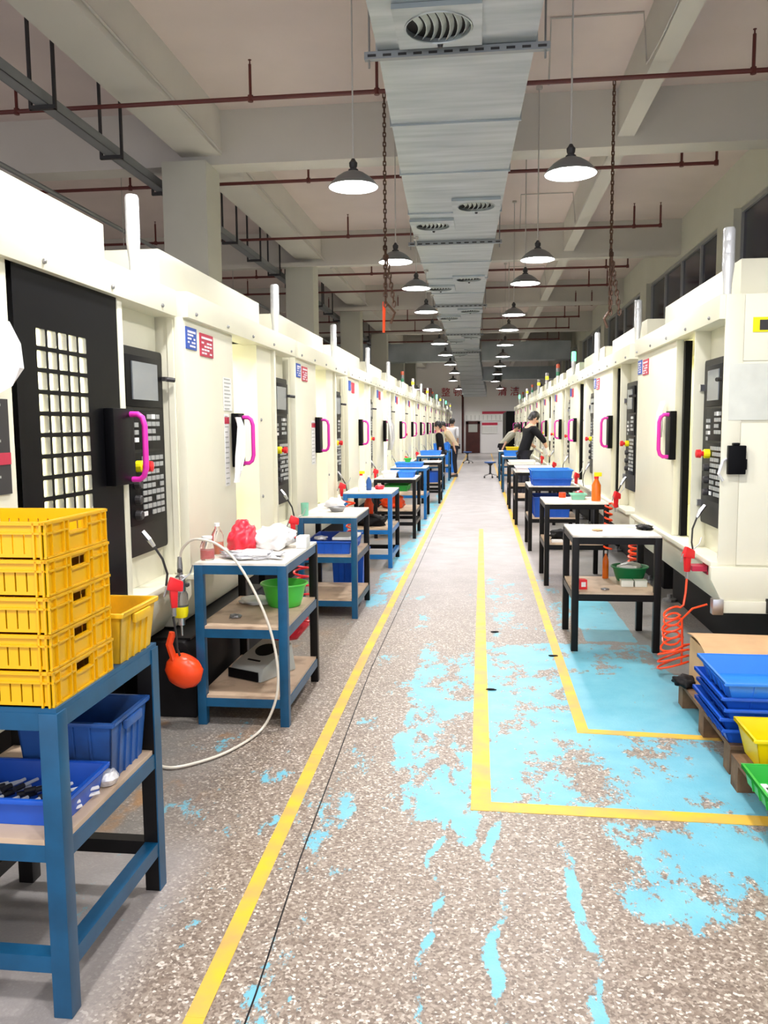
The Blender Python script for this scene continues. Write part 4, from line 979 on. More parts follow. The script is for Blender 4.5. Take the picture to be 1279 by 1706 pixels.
lbs = ['bottom yellow crate of the stack on the blue bench', 'second yellow crate from the bottom of the stack on the blue bench', 'middle yellow crate of the stack of five', 'yellow crate just under the topmost one in the stack', 'topmost open yellow crate of the stack on the blue bench']
cr = crate(lbs[0]); cr.location = (-1.292, 2.035, 0.8155)
for k in range(1, 5): dup(cr, (-1.292+random.uniform(-.002, .002), 2.035+random.uniform(-.002, .002), 0.8155+0.0925*k), 0.0, lbs[k])
bin_(-1.32, -1.028, 2.235, 2.485, 0.8155, 0.965, 'yellowd', 'worn dirty yellow bin beside the crate stack on the blue bench')
bin_(-1.34, -1.05, 2.19, 2.44, 0.4755, 0.655, 'blued', 'deep worn blue bin on the shelf below the worn yellow bin', t=0.005)
tr = bin_(-1.47, -1.06, 1.92, 2.165, 0.4755, 0.55, 'blue', 'shallow blue tray full of dark steel pins on the bench shelf', cat='tray', name='plastic_tray', ribs=False, grips=False)
rnd = random.Random(11)
pin = None
for k in range(44):
    layer = k // 22; i = k % 22
    x = -1.44 + (i % 11)*0.034 + rnd.uniform(-.008, .008); y = 1.975 + (i // 11)*0.10 + rnd.uniform(-.012, .012)
    if pin is None:
        pin = thing('steel_pin', (0, 0, 0), 'small dark pin with a bright steel shank lying in the shallow blue tray', 'metal part', 'pins in the shallow blue tray')
        MB().tube([(0, -0.018, 0), (0, 0.012, 0)], 0.008, 8).build('dark_body', M['rod'], pin)
        MB().tube([(0, 0.012, 0), (0, 0.06, 0)], 0.005, 6).build('shank', M['keyw'], pin)
        p = pin
    else: p = dup(pin)
    p.location = (x, y, 0.489+layer*0.0165); p.rotation_euler = (0, 0, rnd.uniform(-0.9, -0.3))
for k in range(3):
    p = thing('shrink_wrap', (-1.09+k*0.012, 2.15+k*0.012, 0.5), 'x', 'wrap') if False else None
tag(MB().lathe([(0.0, 0.0), (0.03, 0.002), (0.038, 0.02), (0.025, 0.04), (0.0, 0.045)], c=(-1.075, 2.205-0.01, 0.476), seg=9).build('wrap_ball', M['foil'], smooth=True), 'crumpled clear film on the shelf between the two blue containers', 'film')
# second bench items
def bottle(x, y, z, h, r0, mat, lab, cap='keyw', liquid=None, name='bottle', neck=0.4):
    r = thing(name, (x, y, z), lab, 'bottle')
    MB().lathe([(r0*0.9, 0), (r0, 0.006), (r0, h*0.6), (r0*0.85, h*0.7), (r0*neck, h*0.84), (r0*neck, h*0.92)], seg=16).build('glass_body', M[mat], r, smooth=True)
    if liquid: MB().lathe([(r0*0.86, 0.008), (r0*0.93, 0.014), (r0*0.93, h*0.42)], seg=16).build('liquid', M[liquid], r, smooth=True)
    MB().lathe([(r0*(neck+.06), h*0.90), (r0*(neck+.06), h), (r0*neck*0.8, h)], seg=12).build('cap', M[cap], r, smooth=True)
    return r
bottle(-1.375, 4.18, 0.8305, 0.17, 0.032, 'glass', 'clear bottle half full of orange oil beside the red bag', liquid='oil')
bottle(-1.38, 4.03, 0.8305, 0.12, 0.036, 'glass', 'squat jar with red liquid standing beside the clear air hose', liquid='red', neck=0.7)
def lump(name, c, s, mat, lab, cat, seed=0, sub=3, rough=0.25, freq=3.0):
    bm = bmesh.new(); bmesh.ops.create_icosphere(bm, subdivisions=sub, radius=1.0)
    from mathutils import noise as mn
    for v in bm.verts:
        n = mn.noise(v.co*freq+Vector((seed, seed*2, 0)))*rough + mn.noise(v.co*freq*2.7+Vector((seed, 0, 3)))*rough*0.4
        v.co *= 1+n
        v.co = Vector((v.co.x*s[0], v.co.y*s[1], v.co.z*s[2]))
    zmin = min(v.co.z for v in bm.verts)
    for v in bm.verts:
        if v.co.z < -s[2]*0.7: v.co.z = -s[2]*0.7
    me = bpy.data.meshes.new(name); bm.to_mesh(me); bm.free(); me.materials.append(M[mat]); me.shade_smooth()
    o = bpy.data.objects.new(name, me); COL.objects.link(o); o.location = (c[0], c[1], c[2]+s[2]*0.7)
    return tag(o, lab, cat)
lump('red_bag', (-1.29, 4.36, 0.831), (0.075, 0.10, 0.095), 'redbag', 'crumpled bright red plastic bag on the blue bench', 'bag', 2, 4, 0.35, 2.2)
lump('white_bag', (-1.15, 4.45, 0.831), (0.12, 0.13, 0.07), 'white', 'crumpled white bag beside the red bag', 'bag', 5, 4, 0.4, 2.0)
lump('film_bundle', (-1.17, 4.10, 0.831), (0.15, 0.085, 0.024), 'foil', 'flat crumpled silvery film along the bench front', 'film', 8, 4, 0.5, 3.0)
bx(-1.015, -0.955, 4.44, 4.54, 0.831, 0.895).build('x', M['paper'], bevel=0.004)
o = bpy.data.objects['x']; o.name = 'small_box'; tag(o, 'small white paper box at the back corner of the blue bench', 'box')
def basin(x, y, z, r0, h, mat, lab, name='plastic_basin'):
    r = thing(name, (x, y, z), lab, 'basin')
    MB().lathe([(r0*0.66, 0), (r0*0.70, 0.004), (r0*0.80, h*0.35), (r0*0.93, h*0.9), (r0*0.98, h), (r0*0.955, h), (r0*0.90, h*0.88), (r0*0.77, h*0.35), (r0*0.66, 0.008), (0, 0.008)], seg=36).build('bowl_wall', M[mat], r, smooth=True)
    MB().tube([(r0*math.cos(t*PI/18), r0*math.sin(t*PI/18), h) for t in range(36)], 0.006, 6, closed=True).build('rim', M[mat], r, smooth=True)
    return r
basin(-1.085, 4.44, 0.511, 0.128, 0.125, 'greenl', 'bright green plastic basin on the upper shelf of the blue bench')
lump('paper_wad', (-1.25, 4.5, 0.511), (0.10, 0.10, 0.02), 'paper', 'crumpled white paper beside the bright green basin', 'paper', 3, 3, 0.4)
lump('chip_pile', (-1.27, 4.12, 0.511), (0.03, 0.03, 0.012), 'steeld', 'small pile of metal parts on the shelf before the paper', 'metal part', 4, 3, 0.5)
# tipped grey device on lowest shelf
dv_ = thing('grey_device', (-1.19, 4.33, 0.156), 'tipped grey instrument housing with a dark round opening on the lowest shelf', 'instrument', None, -0.45); dv_.scale = (1.22, 1.1, 1.1)
MB().hexa([(-0.10, -0.14, 0.0), (0.10, -0.14, 0.0), (0.10, 0.13, 0.0), (-0.10, 0.13, 0.0), (-0.09, -0.11, 0.06), (0.09, -0.11, 0.06), (0.085, 0.12, 0.14), (-0.085, 0.12, 0.14)]).build('housing', M['greypaint'], dv_, bevel=0.01)
rm_ = Matrix.Translation((0, 0.03, 0.108)) @ Matrix.Rotation(math.atan2(0.08, 0.23), 4, 'X')
MB().lathe([(0.052, -0.003), (0.052, 0.004), (0.0, 0.004)], M=rm_, seg=20).build('round_opening', M['black'], dv_)
MB().box(-0.035, 0.035, -0.004, 0.004, 0, 0.006, M=Matrix.Translation((0, -0.06, 0.075)) @ Matrix.Rotation(math.atan2(0.08, 0.23), 4, 'X')).build('slot', M['black'], dv_)
MB().box(-0.085, 0.085, -0.145, -0.139, 0.005, 0.05).build('front_panel', M['black'], dv_)
# third bench
r = thing('cup', (-1.37, 6.33, 0.8055), 'mint green cup at the corner of the dark blue bench', 'cup')
MB().lathe([(0.026, 0), (0.028, 0.003), (0.032, 0.10), (0.030, 0.10), (0.026, 0.006), (0, 0.006)], seg=18).build('cup_body', M['mint'], r, smooth=True)
basin(-1.17, 6.65, 0.8055, 0.07, 0.035, 'steeld', 'small dark metal bowl on the dark blue bench', name='metal_bowl')
lump('white_rag', (-1.24, 7.0-0.08, 0.806), (0.08, 0.05, 0.05), 'white', 'white rag behind the dark metal bowl', 'rag', 9, 3, 0.4)
bin_(-1.37, -1.01, 6.34, 6.95, 0.501, 0.60, 'blue', 'blue bin on the middle shelf of the dark blue bench')
bin_(-1.34, -1.05, 7.3, 7.7, 0.0, 0.36, 'blue', 'tall blue bin on the floor behind the dark blue bench')
lump('film_bundle', (-1.26, 6.4, 0.606), (0.05, 0.04, 0.02), 'foil', 'wad of clear film on the blue bin', 'film', 12, 3, 0.5)
bx(-1.17, -0.99, 6.40, 6.75, 0.604, 0.625).build('flat_carton', M['paper'], bevel=0.003)
tag(bpy.data.objects['flat_carton'], 'flat white carton lying across the blue bin', 'carton')
# fourth bench
def spray(x, y, z, h, body, cap, lab, liquid=None):
    r = thing('spray_bottle', (x, y, z), lab, 'bottle'); r0 = h*0.16
    MB().lathe([(r0, 0), (r0, h*0.55), (r0*0.5, h*0.72), (r0*0.4, h*0.78)], seg=14).build('bottle_body', M[body], r, smooth=True)
    MB().lathe([(r0*0.5, h*0.78), (r0*0.5, h*0.86)], seg=12).build('collar', M['red'], r)
    MB().box(-r0*0.5, r0*1.1, -r0*0.4, r0*0.4, h*0.86, h).build('trigger_head', M[cap], r, bevel=0.003)
    return r
spray(-1.28, 8.78, 0.8005, 0.22, 'paper', 'ysign', 'white spray bottle with yellow head on the bright blue bench')
bottle(-1.22, 8.95, 0.8005, 0.16, 0.03, 'navyb' if False else 'blued', 'dark bottle beside the yellow headed spray bottle')
lump('red_rag', (-1.0, 8.72, 0.801) if False else (-1.12, 9.1, 0.801), (0.05, 0.05, 0.03), 'redbag', 'little red rag on the bright blue bench', 'rag', 3, 3, 0.4)
lump('orange_glove', (-1.23, 9.0, 0.52), (0.05, 0.05, 0.12), 'orange', 'orange glove hanging inside the bright blue bench', 'glove', 5, 3, 0.3)
lump('dark_bag', (-1.2, 8.95, 0.421), (0.16, 0.2, 0.07), 'dark', 'dark bag of parts on the shelf of the bright blue bench', 'bag', 7, 3, 0.4)
# fifth bench
bin_(-1.33, -1.13, 11.1, 11.45, 0.8005, 0.88, 'print_', 'pale lilac tray on the black bench', cat='tray', name='plastic_tray', grips=False)
bin_(-1.12, -0.90, 11.1, 11.45, 0.8005, 0.88, 'bluel', 'pale blue tray beside the lilac tray', cat='tray', name='plastic_tray', grips=False)
bin_(-1.3, -0.98, 11.05, 11.6, 0.62, 0.70, 'green', 'green tray under the top of the black bench', cat='tray', name='plastic_tray', grips=False)
lump('orange_bag', (-1.2, 11.25, 0.381), (0.16, 0.16, 0.10), 'orange', 'orange and white bag on the black bench shelf', 'bag', 15, 3, 0.5)
bin_(-1.38, -0.95, 13.3, 13.8, 0.8305, 0.90, 'bluel', 'shallow blue tray on the far blue bench', cat='tray', name='plastic_tray', grips=False)
bin_(-1.24, -1.14, 13.3-0.0+0.1, 13.55, 0.905, 0.97, 'greenl', 'little bright green box in the shallow blue tray', cat='box', name='green_box', grips=False, ribs=False)
bin_(-1.1, -0.82, 16.0, 16.5, 0.401, 0.60, 'blue', 'blue bin on the slim black bench shelf')
bin_(-1.38, -0.92, 18.8, 19.3, 0.8205, 0.92, 'bluel', 'blue tray on the blue bench before the beige person', cat='tray', name='plastic_tray', grips=False)
bin_(-1.3, -0.88, 22.6, 23.2, 0.8205, 1.0, 'bluel', 'large blue bin near the person in beige', grips=False)
bin_(-1.15, -0.82, 26.5, 27.2, 0.0, 0.95, 'bluel', 'tall blue bin far down the pillar side', grips=False)
# window side bench 1
b = bottle(0.885, 6.0, 0.4005, 0.20, 0.022, 'oil', 'slender amber bottle on the shelf beside the green bowl', cap='keyw', neck=0.35)
bo = basin(1.04, 5.93, 0.4005, 0.125, 0.10, 'greend', 'dark green bowl holding a grey rag on the black bench shelf')
lump('grey_rag', (1.04, 5.93, 0.47), (0.085, 0.07, 0.035), 'greypaint', 'grey rag heaped in the dark green bowl', 'rag', 6, 3, 0.4)
lump('white_rag', (1.02, 5.86, 0.488), (0.06, 0.03, 0.018), 'white', 'white rag over the edge of the dark green bowl', 'rag', 7, 3, 0.4)
rb = thing('red_carton', (0.675, 5.60, 0.4005), 'little red carton with a white label on the black bench shelf', 'carton', None, 0.15)
bx(-0.026, 0.026, -0.03, 0.03, 0, 0.065).build('carton_body', M['red'], rb, bevel=0.002); bx(-0.014, 0.016, -0.0315, -0.030, 0.018, 0.05).build('paper_label', M['paper'], rb)
for k, (x, lab) in enumerate(((0.985, 'small frosted box under the dark green bowl rim'), (1.075, 'second small frosted box under the dark green bowl rim'))):
    r = thing('clear_box', (x, 5.72, 0.4005), lab, 'box'); bx(-0.04, 0.04, -0.04, 0.04, 0, 0.035).build('box_body', M['mint'] if False else M['film'], r, bevel=0.003); bx(-0.041, 0.041, -0.041, 0.041, 0.035, 0.042).build('lid', M['film'], r)
lump('chip_pile', (0.79, 5.8-0.05, 0.7755), (0.035, 0.05, 0.006), 'card', 'few brass chips on the bare pale bench top', 'metal chips', 6, 3, 0.5)
lump('chip_pile', (0.82, 5.57, 0.4005), (0.025, 0.02, 0.008), 'steeld', 'few metal parts at the shelf front of the first black bench', 'metal part', 8, 3, 0.5)
lump('black_cable_heap', (1.12, 5.85, 0.7755), (0.05, 0.10, 0.018), 'dark', 'dark greasy rag at the corner of the bare bench top', 'rag', 9, 3, 0.5)
# bench 2
spray(1.08, 8.0, 0.7755, 0.27, 'oilb' if False else 'oil', 'ysign', 'orange spray bottle with yellow head on the second black bench')
bin_(0.86, 1.0, 8.1, 8.25, 0.7755, 0.83, 'mint', 'mint green box on the second black bench', cat='box', name='mint_box', grips=False, ribs=False)
lump('red_rag', (0.96, 8.32, 0.7755), (0.04, 0.04, 0.045), 'redbag', 'red rag behind the mint green box', 'rag', 3, 3, 0.4)
lump('dark_bag', (0.80, 8.1, 0.401), (0.14, 0.15, 0.05), 'dark', 'dark parts heap on the second black bench shelf', 'bag', 4, 3, 0.5)
bx(0.66, 0.76, 7.82, 7.9, 0.4005, 0.42).build('white_pad', M['paper']); tag(bpy.data.objects['white_pad'], 'white pad on the second black bench shelf', 'pad')
# bench 3 crates
bin_(0.60, 1.06, 9.95, 10.5, 0.7755, 0.86, 'blue', 'lower blue crate on the third black bench', name='blue_crate', cat='crate', grips=False)
bin_(0.59, 1.07, 9.95, 10.5, 0.864, 0.96, 'bluel', 'upper blue crate on the third black bench', name='blue_crate', cat='crate', grips=False)
bin_(0.62, 1.05, 9.95, 10.55, 0.4005, 0.64, 'blue', 'deep blue bin on the third black bench shelf')
rl = thing('tape_roll', (0.80, 9.0, 0.0), 'x', 'roll') if False else None
tag(MB().lathe([(0.035, 0), (0.035, 0.05)], c=(0.80, 8.36, 0.7755), seg=16).build('tape_roll', M['orange']), 'orange tape roll on the second black bench', 'tape')
bin_(0.52, 1.05, 12.55, 13.2, 0.8005, 0.86, 'print_', 'white tray on the fourth black bench', cat='tray', name='plastic_tray', grips=False)
bin_(0.50, 0.95, 15.0, 15.6, 0.8005, 0.85, 'paper', 'white tray on the fifth black bench', cat='tray', name='plastic_tray', grips=False)
bin_(0.50, 0.90, 18.7, 19.2, 0.8005, 0.92, 'bluel', 'blue tray near the man in black', cat='tray', name='plastic_tray', grips=False)
bin_(0.55, 0.88, 18.75, 19.1, 0.93, 1.0, 'yellowb', 'yellow tray on top of the blue tray near the man in black', cat='tray', name='plastic_tray', grips=False)
# stools
def stool(x, y, h, lab):
    r = thing('round_stool', (x, y, 0), lab, 'stool')
    MB().lathe([(0.0, h-0.05), (0.12, h-0.05), (0.17, h-0.03), (0.17, h-0.005), (0.15, h)], seg=20).build('seat', M['blued'], r, smooth=True)
    MB().lathe([(0.05, 0.10), (0.05, 0.12), (0.028, 0.14), (0.028, h-0.12), (0.09, h-0.05)], seg=12).build('column', M['rod'], r, smooth=True)
    for k in range(5):
        a = 2*PI*k/5; c_, s_ = math.cos(a), math.sin(a)
        lg = MB().tube([(0.03*c_, 0.03*s_, 0.11), (0.2*c_, 0.2*s_, 0.06)], 0.014, 6).build('leg', M['steel'], r)
        MB().lathe([(0.0, 0.0), (0.02, 0.005), (0.025, 0.02), (0.02, 0.045), (0.0, 0.05)], c=(0.2*c_, 0.2*s_, 0), seg=8).build('castor', M['rod'], lg)
stool(0.25, 23.8, 0.46, 'blue round swivel stool in the aisle on the window side')
stool(-0.55, 33.0, 0.46, 'blue round stool far down the aisle before the maroon door')

# ================================================================= PALLETS, BOX, TRAYS (window side, front)
def pallet(x0, x1, y0, y1, lab):
    r = thing('wooden_pallet', ((x0+x1)/2, (y0+y1)/2, 0), lab, 'pallet'); a, b = (x1-x0)/2, (y1-y0)/2
    for k in range(3):
        y = -b+0.05+(2*b-0.1)*k/2
        bx(-a, a, y-0.045, y+0.045, 0, 0.018).build('bottom_board', M['woodd'], r)
        for q in range(3): x = -a+0.06+(2*a-0.12)*q/2; bx(x-0.06, x+0.06, y-0.045, y+0.045, 0.018, 0.092).build('block', M['woodd'], r)
        bx(-a, a, y-0.045, y+0.045, 0.092, 0.110).build('stringer', M['woodd'], r)
    n = 5
    for k in range(n): x = -a+0.05+(2*a-0.1)*k/(n-1); bx(x-0.05, x+0.05, -b, b, 0.110, 0.128).build('deck_board', M['woodd'], r)
    return r
pallet(1.06, 1.98, 3.56, 4.50, 'dark wooden pallet under the cardboard box and blue trays')
pallet(1.04, 1.98, 2.42, 3.48, 'dark wooden pallet under the yellow bin and green tray')
cb = thing('cardboard_box', (1.47, 4.29, 0.1285), 'open brown cardboard box with a sagging flap behind the blue trays', 'box', None, 0.0)
MB().box(-0.36, 0.36, -0.20, -0.195, 0, 0.24).box(-0.36, 0.36, 0.195, 0.20, 0, 0.24).box(-0.36, -0.355, -0.195, 0.195, 0, 0.24).box(0.355, 0.36, -0.195, 0.195, 0, 0.24).box(-0.36, 0.36, -0.20, 0.20, 0, 0.004).build('carton_walls', M['card'], cb)
fl = MB(); prev = None
for i in range(7):
    t = i/6; yy = 0.20-0.42*t; zz = 0.245+0.03*math.sin(t*PI)-0.002*t*t
    cur = [(-0.375, yy, zz-0.03*t+0.01), (0.36, yy, zz)]
    if prev: fl.hexa([(*prev[0][:2], prev[0][2]), prev[1], cur[1], cur[0], (prev[0][0], prev[0][1], prev[0][2]+.005), (prev[1][0], prev[1][1], prev[1][2]+.005), (cur[1][0], cur[1][1], cur[1][2]+.005), (cur[0][0], cur[0][1], cur[0][2]+.005)])
    prev = cur
fl.build('flap', M['card'], cb, smooth=True)
lump('black_hose_coil', (1.07, 4.40, 0.1285), (0.06, 0.07, 0.03), 'dark', 'black greasy rag on the pallet corner beside the cardboard box', 'rag', 8, 3, 0.5)
tl = ['lowest blue tray of the stack on the pallet', 'second blue tray from the bottom of the pallet stack', 'middle blue tray of the pallet stack of five', 'fourth blue tray of the pallet stack, under the top one', 'top blue tray of the stack on the pallet, empty but for chips']
tz = 0.1285
for k in range(5):
    x = (0, -0.008, 0.004, -0.004, 0.006)[k]; y = (0, 0.01, -0.008, 0.006, 0.0)[k]
    bin_(1.035+x, 1.52+x, 3.57+y, 4.03+y, tz, tz+0.066 + (0.02 if k == 4 else 0), 'bluel' if k == 4 else 'blue', tl[k], cat='tray', name='blue_tray', group='stacked blue trays on the pallet', taper=0.03, grips=False)
    tz += 0.046
lump('chip_pile', (1.16, 3.76, tz-0.041), (0.04, 0.03, 0.008), 'steeld', 'little heap of metal chips in the top blue tray', 'metal chips', 8, 3, 0.5)
bin_(1.07, 1.42, 3.27, 3.53, 0.1285, 0.265, 'yellowb', 'bright yellow bin on the pallet between the blue trays and green tray', taper=0.03, grips=False, ribs=False)
bin_(1.005, 1.40, 2.80, 3.20, 0.1285, 0.195, 'green', 'green tray of bright machined bars on the pallet', cat='tray', name='green_tray', taper=0.012, grips=False)
bar = None
for k in range(7):
    if bar is None:
        bar = thing('machined_bar', (0, 0, 0), 'bright machined bar lying in the green tray', 'metal part', 'bars in the green tray'); MB().box(-0.012, 0.012, -0.14, 0.14, 0, 0.014).build('flat', M['paper'], bar, bevel=0.003); bx(-0.006, 0.006, -0.14, 0.10, 0.014, 0.016).build('groove', M['rod'], bar); p = bar
    else: p = dup(bar)
    p['label'] = ['first', 'second', 'third', 'fourth', 'fifth', 'sixth', 'seventh'][k] + ' bright machined bar in the green tray, counted from the aisle'
    p.location = (1.065+k*0.045, 3.0+rnd.uniform(-.015, .015), 0.134); p.rotation_euler = (0, 0, rnd.uniform(-0.06, 0.06))
# debris on the floor
for k, (x, y, lab) in enumerate(((0.06, 4.62, 'small dark scrap on the cyan floor beside the middle yellow line'), (0.47, 5.35, 'small dark scrap on the yellow line by the first black bench'), (0.10, 5.95, 'small dark stain-like scrap further along the cyan floor'))):
    lump('floor_scrap', (x, y, 0.0), (0.028, 0.012, 0.006), 'dark', lab, 'scrap', k, 2, 0.5)
# black coolant tanks beside the pillar-side machines
for k, (y0, y1, lab) in enumerate(((4.02, 5.6, 'black coolant tank under the second pillar-side machine'),)):
    r = thing('coolant_tank', (-1.50, (y0+y1)/2, 0), lab, 'tank'); h = (y1-y0)/2
    MB().prism([(-0.28, 0), (0.04, 0), (0.05, 0.30), (-0.02, 0.40), (-0.28, 0.40)], 'y', -h, h).build('tank_body', M['dark'], r, bevel=0.01)
    bx(-0.22, 0.0, -h+0.05, h-0.05, 0.40, 0.41).build('tank_lid', M['blackp'], r)

# ================================================================= PEOPLE
def skin_mesh(name, verts, edges, radii, mat, parent, root=0, sub=1):
    me = bpy.data.meshes.new(name); me.from_pydata(verts, edges, []); o = bpy.data.objects.new('tmp_skin', me); COL.objects.link(o)
    md = o.modifiers.new('Skin', 'SKIN'); md.use_smooth_shade = True
    for i, r in enumerate(radii):
        sv = me.skin_vertices[0].data[i]; sv.radius = (r, r) if not isinstance(r, tuple) else r; sv.use_root = (i == root)
    sb = o.modifiers.new('Sub', 'SUBSURF'); sb.levels = sub; sb.render_levels = sub
    bpy.context.view_layer.update()
    m2 = bpy.data.meshes.new_from_object(o.evaluated_get(bpy.context.evaluated_depsgraph_get())); m2.name = name
    bpy.data.objects.remove(o)
    m2.materials.clear(); m2.materials.append(mat); m2.shade_smooth()
    q = bpy.data.objects.new(name, m2); COL.objects.link(q); q.parent = parent
    return q
def person(x, y, rz, lab, shirt, lean=0.0, scale=1.0, arms=None, trousers='trous', glove=False, headtilt=0.0):
    # local frame: facing -y; pelvis at z .92; lean tilts the torso forward (towards -y)
    r = thing('person', (x, y, 0), lab, 'person', None, rz); r.scale = (scale,)*3
    P0 = Vector((0, 0, 0.92))
    def T(p): return P0 + Matrix.Rotation(lean, 3, 'X') @ Vector(p)
    V = {}; E = []; Rr = {}
    def add(n, p, rad, par=None):
        V[n] = tuple(p); Rr[n] = rad
        if par: E.append((par, n))
    add('pelvis', P0, (0.135, 0.10)); add('waist', T((0, 0, 0.16)), (0.125, 0.095), 'pelvis'); add('chest', T((0, 0, 0.36)), (0.155, 0.11), 'waist')
    add('upchest', T((0, 0, 0.48)), (0.13, 0.09), 'chest'); add('neck', T((0, 0, 0.56)), 0.052, 'upchest')
    hd = T((0, 0, 0.60)); hv = Matrix.Rotation(lean+headtilt, 3, 'X') @ Vector((0, -0.01, 0.0))
    def H(p): return hd + Matrix.Rotation(lean*0.6+headtilt, 3, 'X') @ Vector(p)
    add('skull', H((0, -0.01, 0.06)), 0.085, 'neck'); add('crown', H((0, 0.0, 0.15)), 0.08, 'skull')
    arms = arms or {}
    for s, n in ((-1, 'l'), (1, 'r')):
        add('sh'+n, T((s*0.18, 0, 0.47)), 0.062, 'upchest')
        el, wr = arms.get(n, (T((s*0.22, 0.02, 0.19)), T((s*0.22, -0.05, -0.05))))
        el, wr = Vector(el), Vector(wr)
        add('el'+n, el, 0.042, 'sh'+n); add('wr'+n, wr, 0.028, 'el'+n)
        d = (wr-el).normalized(); side = d.cross(Vector((0, 0, 1))); side = side.normalized() if side.length > 0.1 else Vector((0, 1, 0))
        add('pa'+n, wr+d*0.07, 0.030, 'wr'+n)
        for k in range(4):
            off = side*(k-1.5)*0.02
            add('f%d%s' % (k, n), wr+d*0.11+off, 0.009, 'pa'+n); add('g%d%s' % (k, n), wr+d*(0.145+0.01*(1-abs(k-1.3)))+off+Vector((0, 0, -0.015)), 0.008, 'f%d%s' % (k, n))
        add('th'+n, wr+d*0.06+side*0.045, 0.010, 'pa'+n)
        add('hip'+n, (s*0.09, 0, 0.88), 0.088, 'pelvis'); add('kn'+n, (s*0.10, -0.02, 0.48), 0.056, 'hip'+n); add('an'+n, (s*0.10, 0.02, 0.09), 0.038, 'kn'+n)
        add('to'+n, (s*0.11, -0.13, 0.035), 0.034, 'an'+n)
    names = list(V); idx = {n: i for i, n in enumerate(names)}
    def thin(n):
        q = 0.78 if n in ('pelvis', 'waist', 'chest', 'upchest', 'hipl', 'hipr') else 1.0
        return tuple(v*q for v in Rr[n]) if isinstance(Rr[n], tuple) else Rr[n]*q
    skin_mesh('body', [V[n] for n in names], [(idx[a], idx[b]) for a, b in E], [thin(n) for n in names], M['skin'], r, 0, 2)
    def sub(keys, grow, mat, nm, extra=None):
        ks = [k for k in keys]; ii = {k: i for i, k in enumerate(ks)}
        rad = [tuple(q+grow for q in Rr[k]) if isinstance(Rr[k], tuple) else Rr[k]+grow for k in ks]
        vs = [V[k] for k in ks]
        if 'waist' in ks: vs[0] = tuple(P0 + (P0-Vector(V['waist']))*0.75)
        else: vs[0] = tuple(P0 + Vector((0, 0, 0.08)))
        if extra:
            for k, v in extra.items(): vs[ii[k]] = tuple(v[0]); rad[ii[k]] = v[1]
        skin_mesh(nm, vs, [(ii[a], ii[b]) for a, b in E if a in ii and b in ii], rad, M[mat], r, 0, 2)
    wrl = {('wr'+n): (Vector(V['el'+n]).lerp(Vector(V['wr'+n]), 0.35), 0.046) for n in 'lr'}
    sub(['pelvis', 'waist', 'chest', 'upchest', 'shl', 'ell', 'wrl', 'shr', 'elr', 'wrr'], 0.016, shirt, 'shirt', wrl)
    sub(['pelvis', 'hipl', 'knl', 'anl', 'hipr', 'knr', 'anr'], 0.014, trousers, 'trousers')
    for n in 'lr':
        a, t_ = Vector(V['an'+n]), Vector(V['to'+n])
        MB().hexa([(a.x-.045, a.y+.06, 0), (a.x+.045, a.y+.06, 0), (t_.x+.045, t_.y-.02, 0), (t_.x-.045, t_.y-.02, 0), (a.x-.04, a.y+.05, .10), (a.x+.04, a.y+.05, .10), (t_.x+.035, t_.y-.01, .05), (t_.x-.035, t_.y-.01, .05)]).build('shoe', M['rod'], r, bevel=0.015)
    # face parts and hair
    Hm = Matrix.Translation(hd) @ (Matrix.Rotation(lean*0.6+headtilt, 4, 'X'))
    hair = MB().lathe([(0.088, 0.08), (0.102, 0.12), (0.098, 0.17), (0.075, 0.215), (0.03, 0.237), (0.0, 0.24)], seg=16, M=Hm @ Matrix.Translation((0, 0.018, 0)), sy=1.02)
    hair.box(-0.075, 0.075, 0.045, 0.10, 0.03, 0.12, M=Hm)
    hair.build('hair', M['hair'], r, smooth=True)
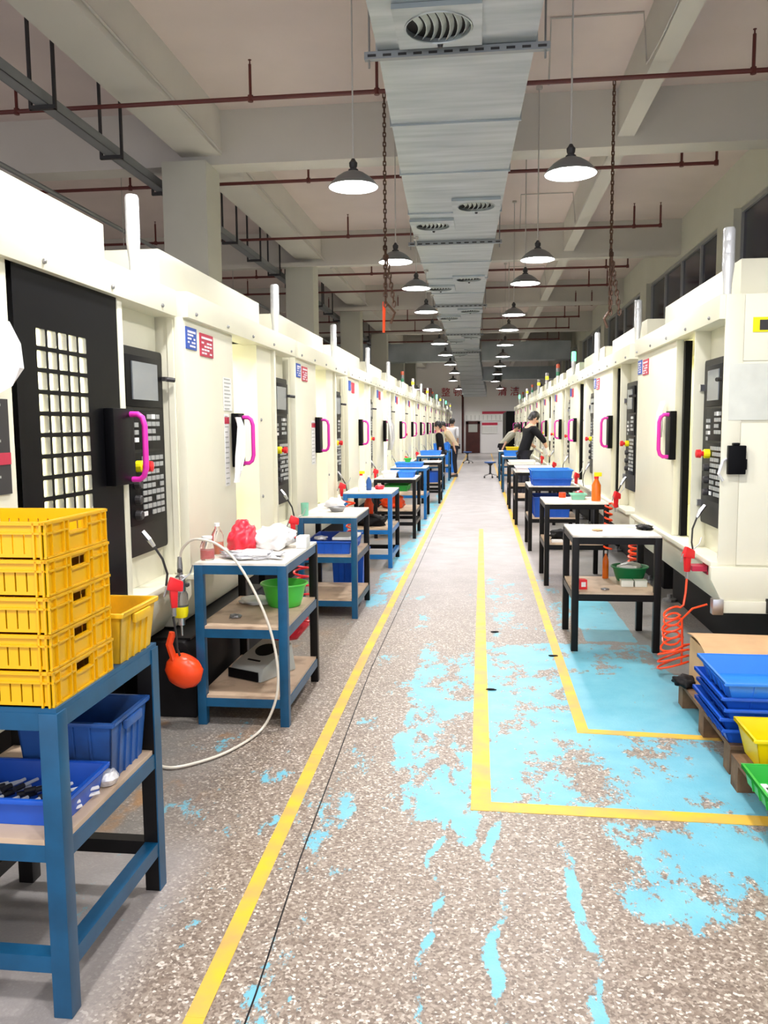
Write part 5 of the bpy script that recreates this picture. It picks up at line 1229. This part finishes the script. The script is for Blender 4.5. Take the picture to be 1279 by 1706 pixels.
    MB().hexa([Hm @ Vector(p) for p in ((-0.014, -0.115, 0.06), (0.014, -0.115, 0.06), (0.010, -0.085, 0.06), (-0.010, -0.085, 0.06), (-0.006, -0.095, 0.105), (0.006, -0.095, 0.105), (0.006, -0.08, 0.105), (-0.006, -0.08, 0.105))]).build('nose', M['skin'], r, bevel=0.003)
    for s in (-1, 1):
        MB().lathe([(0, -0.008), (0.009, 0), (0, 0.008)], M=Hm @ Matrix.Translation((s*0.032, -0.088, 0.108)), seg=8).build('eye', M['rod'], r)
        MB().lathe([(0, -0.028), (0.014, -0.01), (0.016, 0.012), (0, 0.028)], M=Hm @ Matrix.Translation((s*0.09, 0.005, 0.09)), seg=8).build('ear', M['skin'], r, smooth=True)
    MB().box(-0.022, 0.022, -0.093, -0.082, 0.028, 0.036, M=Hm).build('mouth', M['signred'], r)
    if glove:
        for n in 'lr':
            wv, dvv = Vector(V['wr'+n]), (Vector(V['wr'+n])-Vector(V['el'+n])).normalized()
            MB().tube([wv-dvv*0.03, wv+dvv*0.02, wv+dvv*0.08, wv+dvv*0.13], [0.04, 0.038, 0.046, 0.03], 10).build('white_glove', M['white'], r, smooth=True)
    return r
person(0.84, 17.0, PI*0.62, 'man with black hair in a black shirt leaning over the benches', 'shirtb', lean=0.30, scale=1.03, arms={'l': ((-0.28, -0.30, 1.15), (-0.26, -0.38, 0.98)), 'r': ((0.30, -0.22, 1.12), (0.20, -0.38, 0.98))}, glove=True, headtilt=0.35)
person(0.62, 25.4, PI*0.55, 'person in a grey green shirt bending forward far down the window side', 'shirtgrey', lean=0.75, scale=0.98, headtilt=0.2)
person(-0.76, 24.3, -PI*0.5, 'person in a beige shirt bending at the machines far down the pillar side', 'shirtbeige', lean=0.55, scale=0.98, headtilt=0.3)
person(-1.0, 20.8, -PI*0.5, 'slim person in black close to the pillar-side machines', 'shirtb', lean=0.15, scale=0.92)
person(-1.05, 29.5, PI*0.9, 'person in a white shirt and dark trousers before the far end', 'shirtw', lean=0.1, scale=1.0)
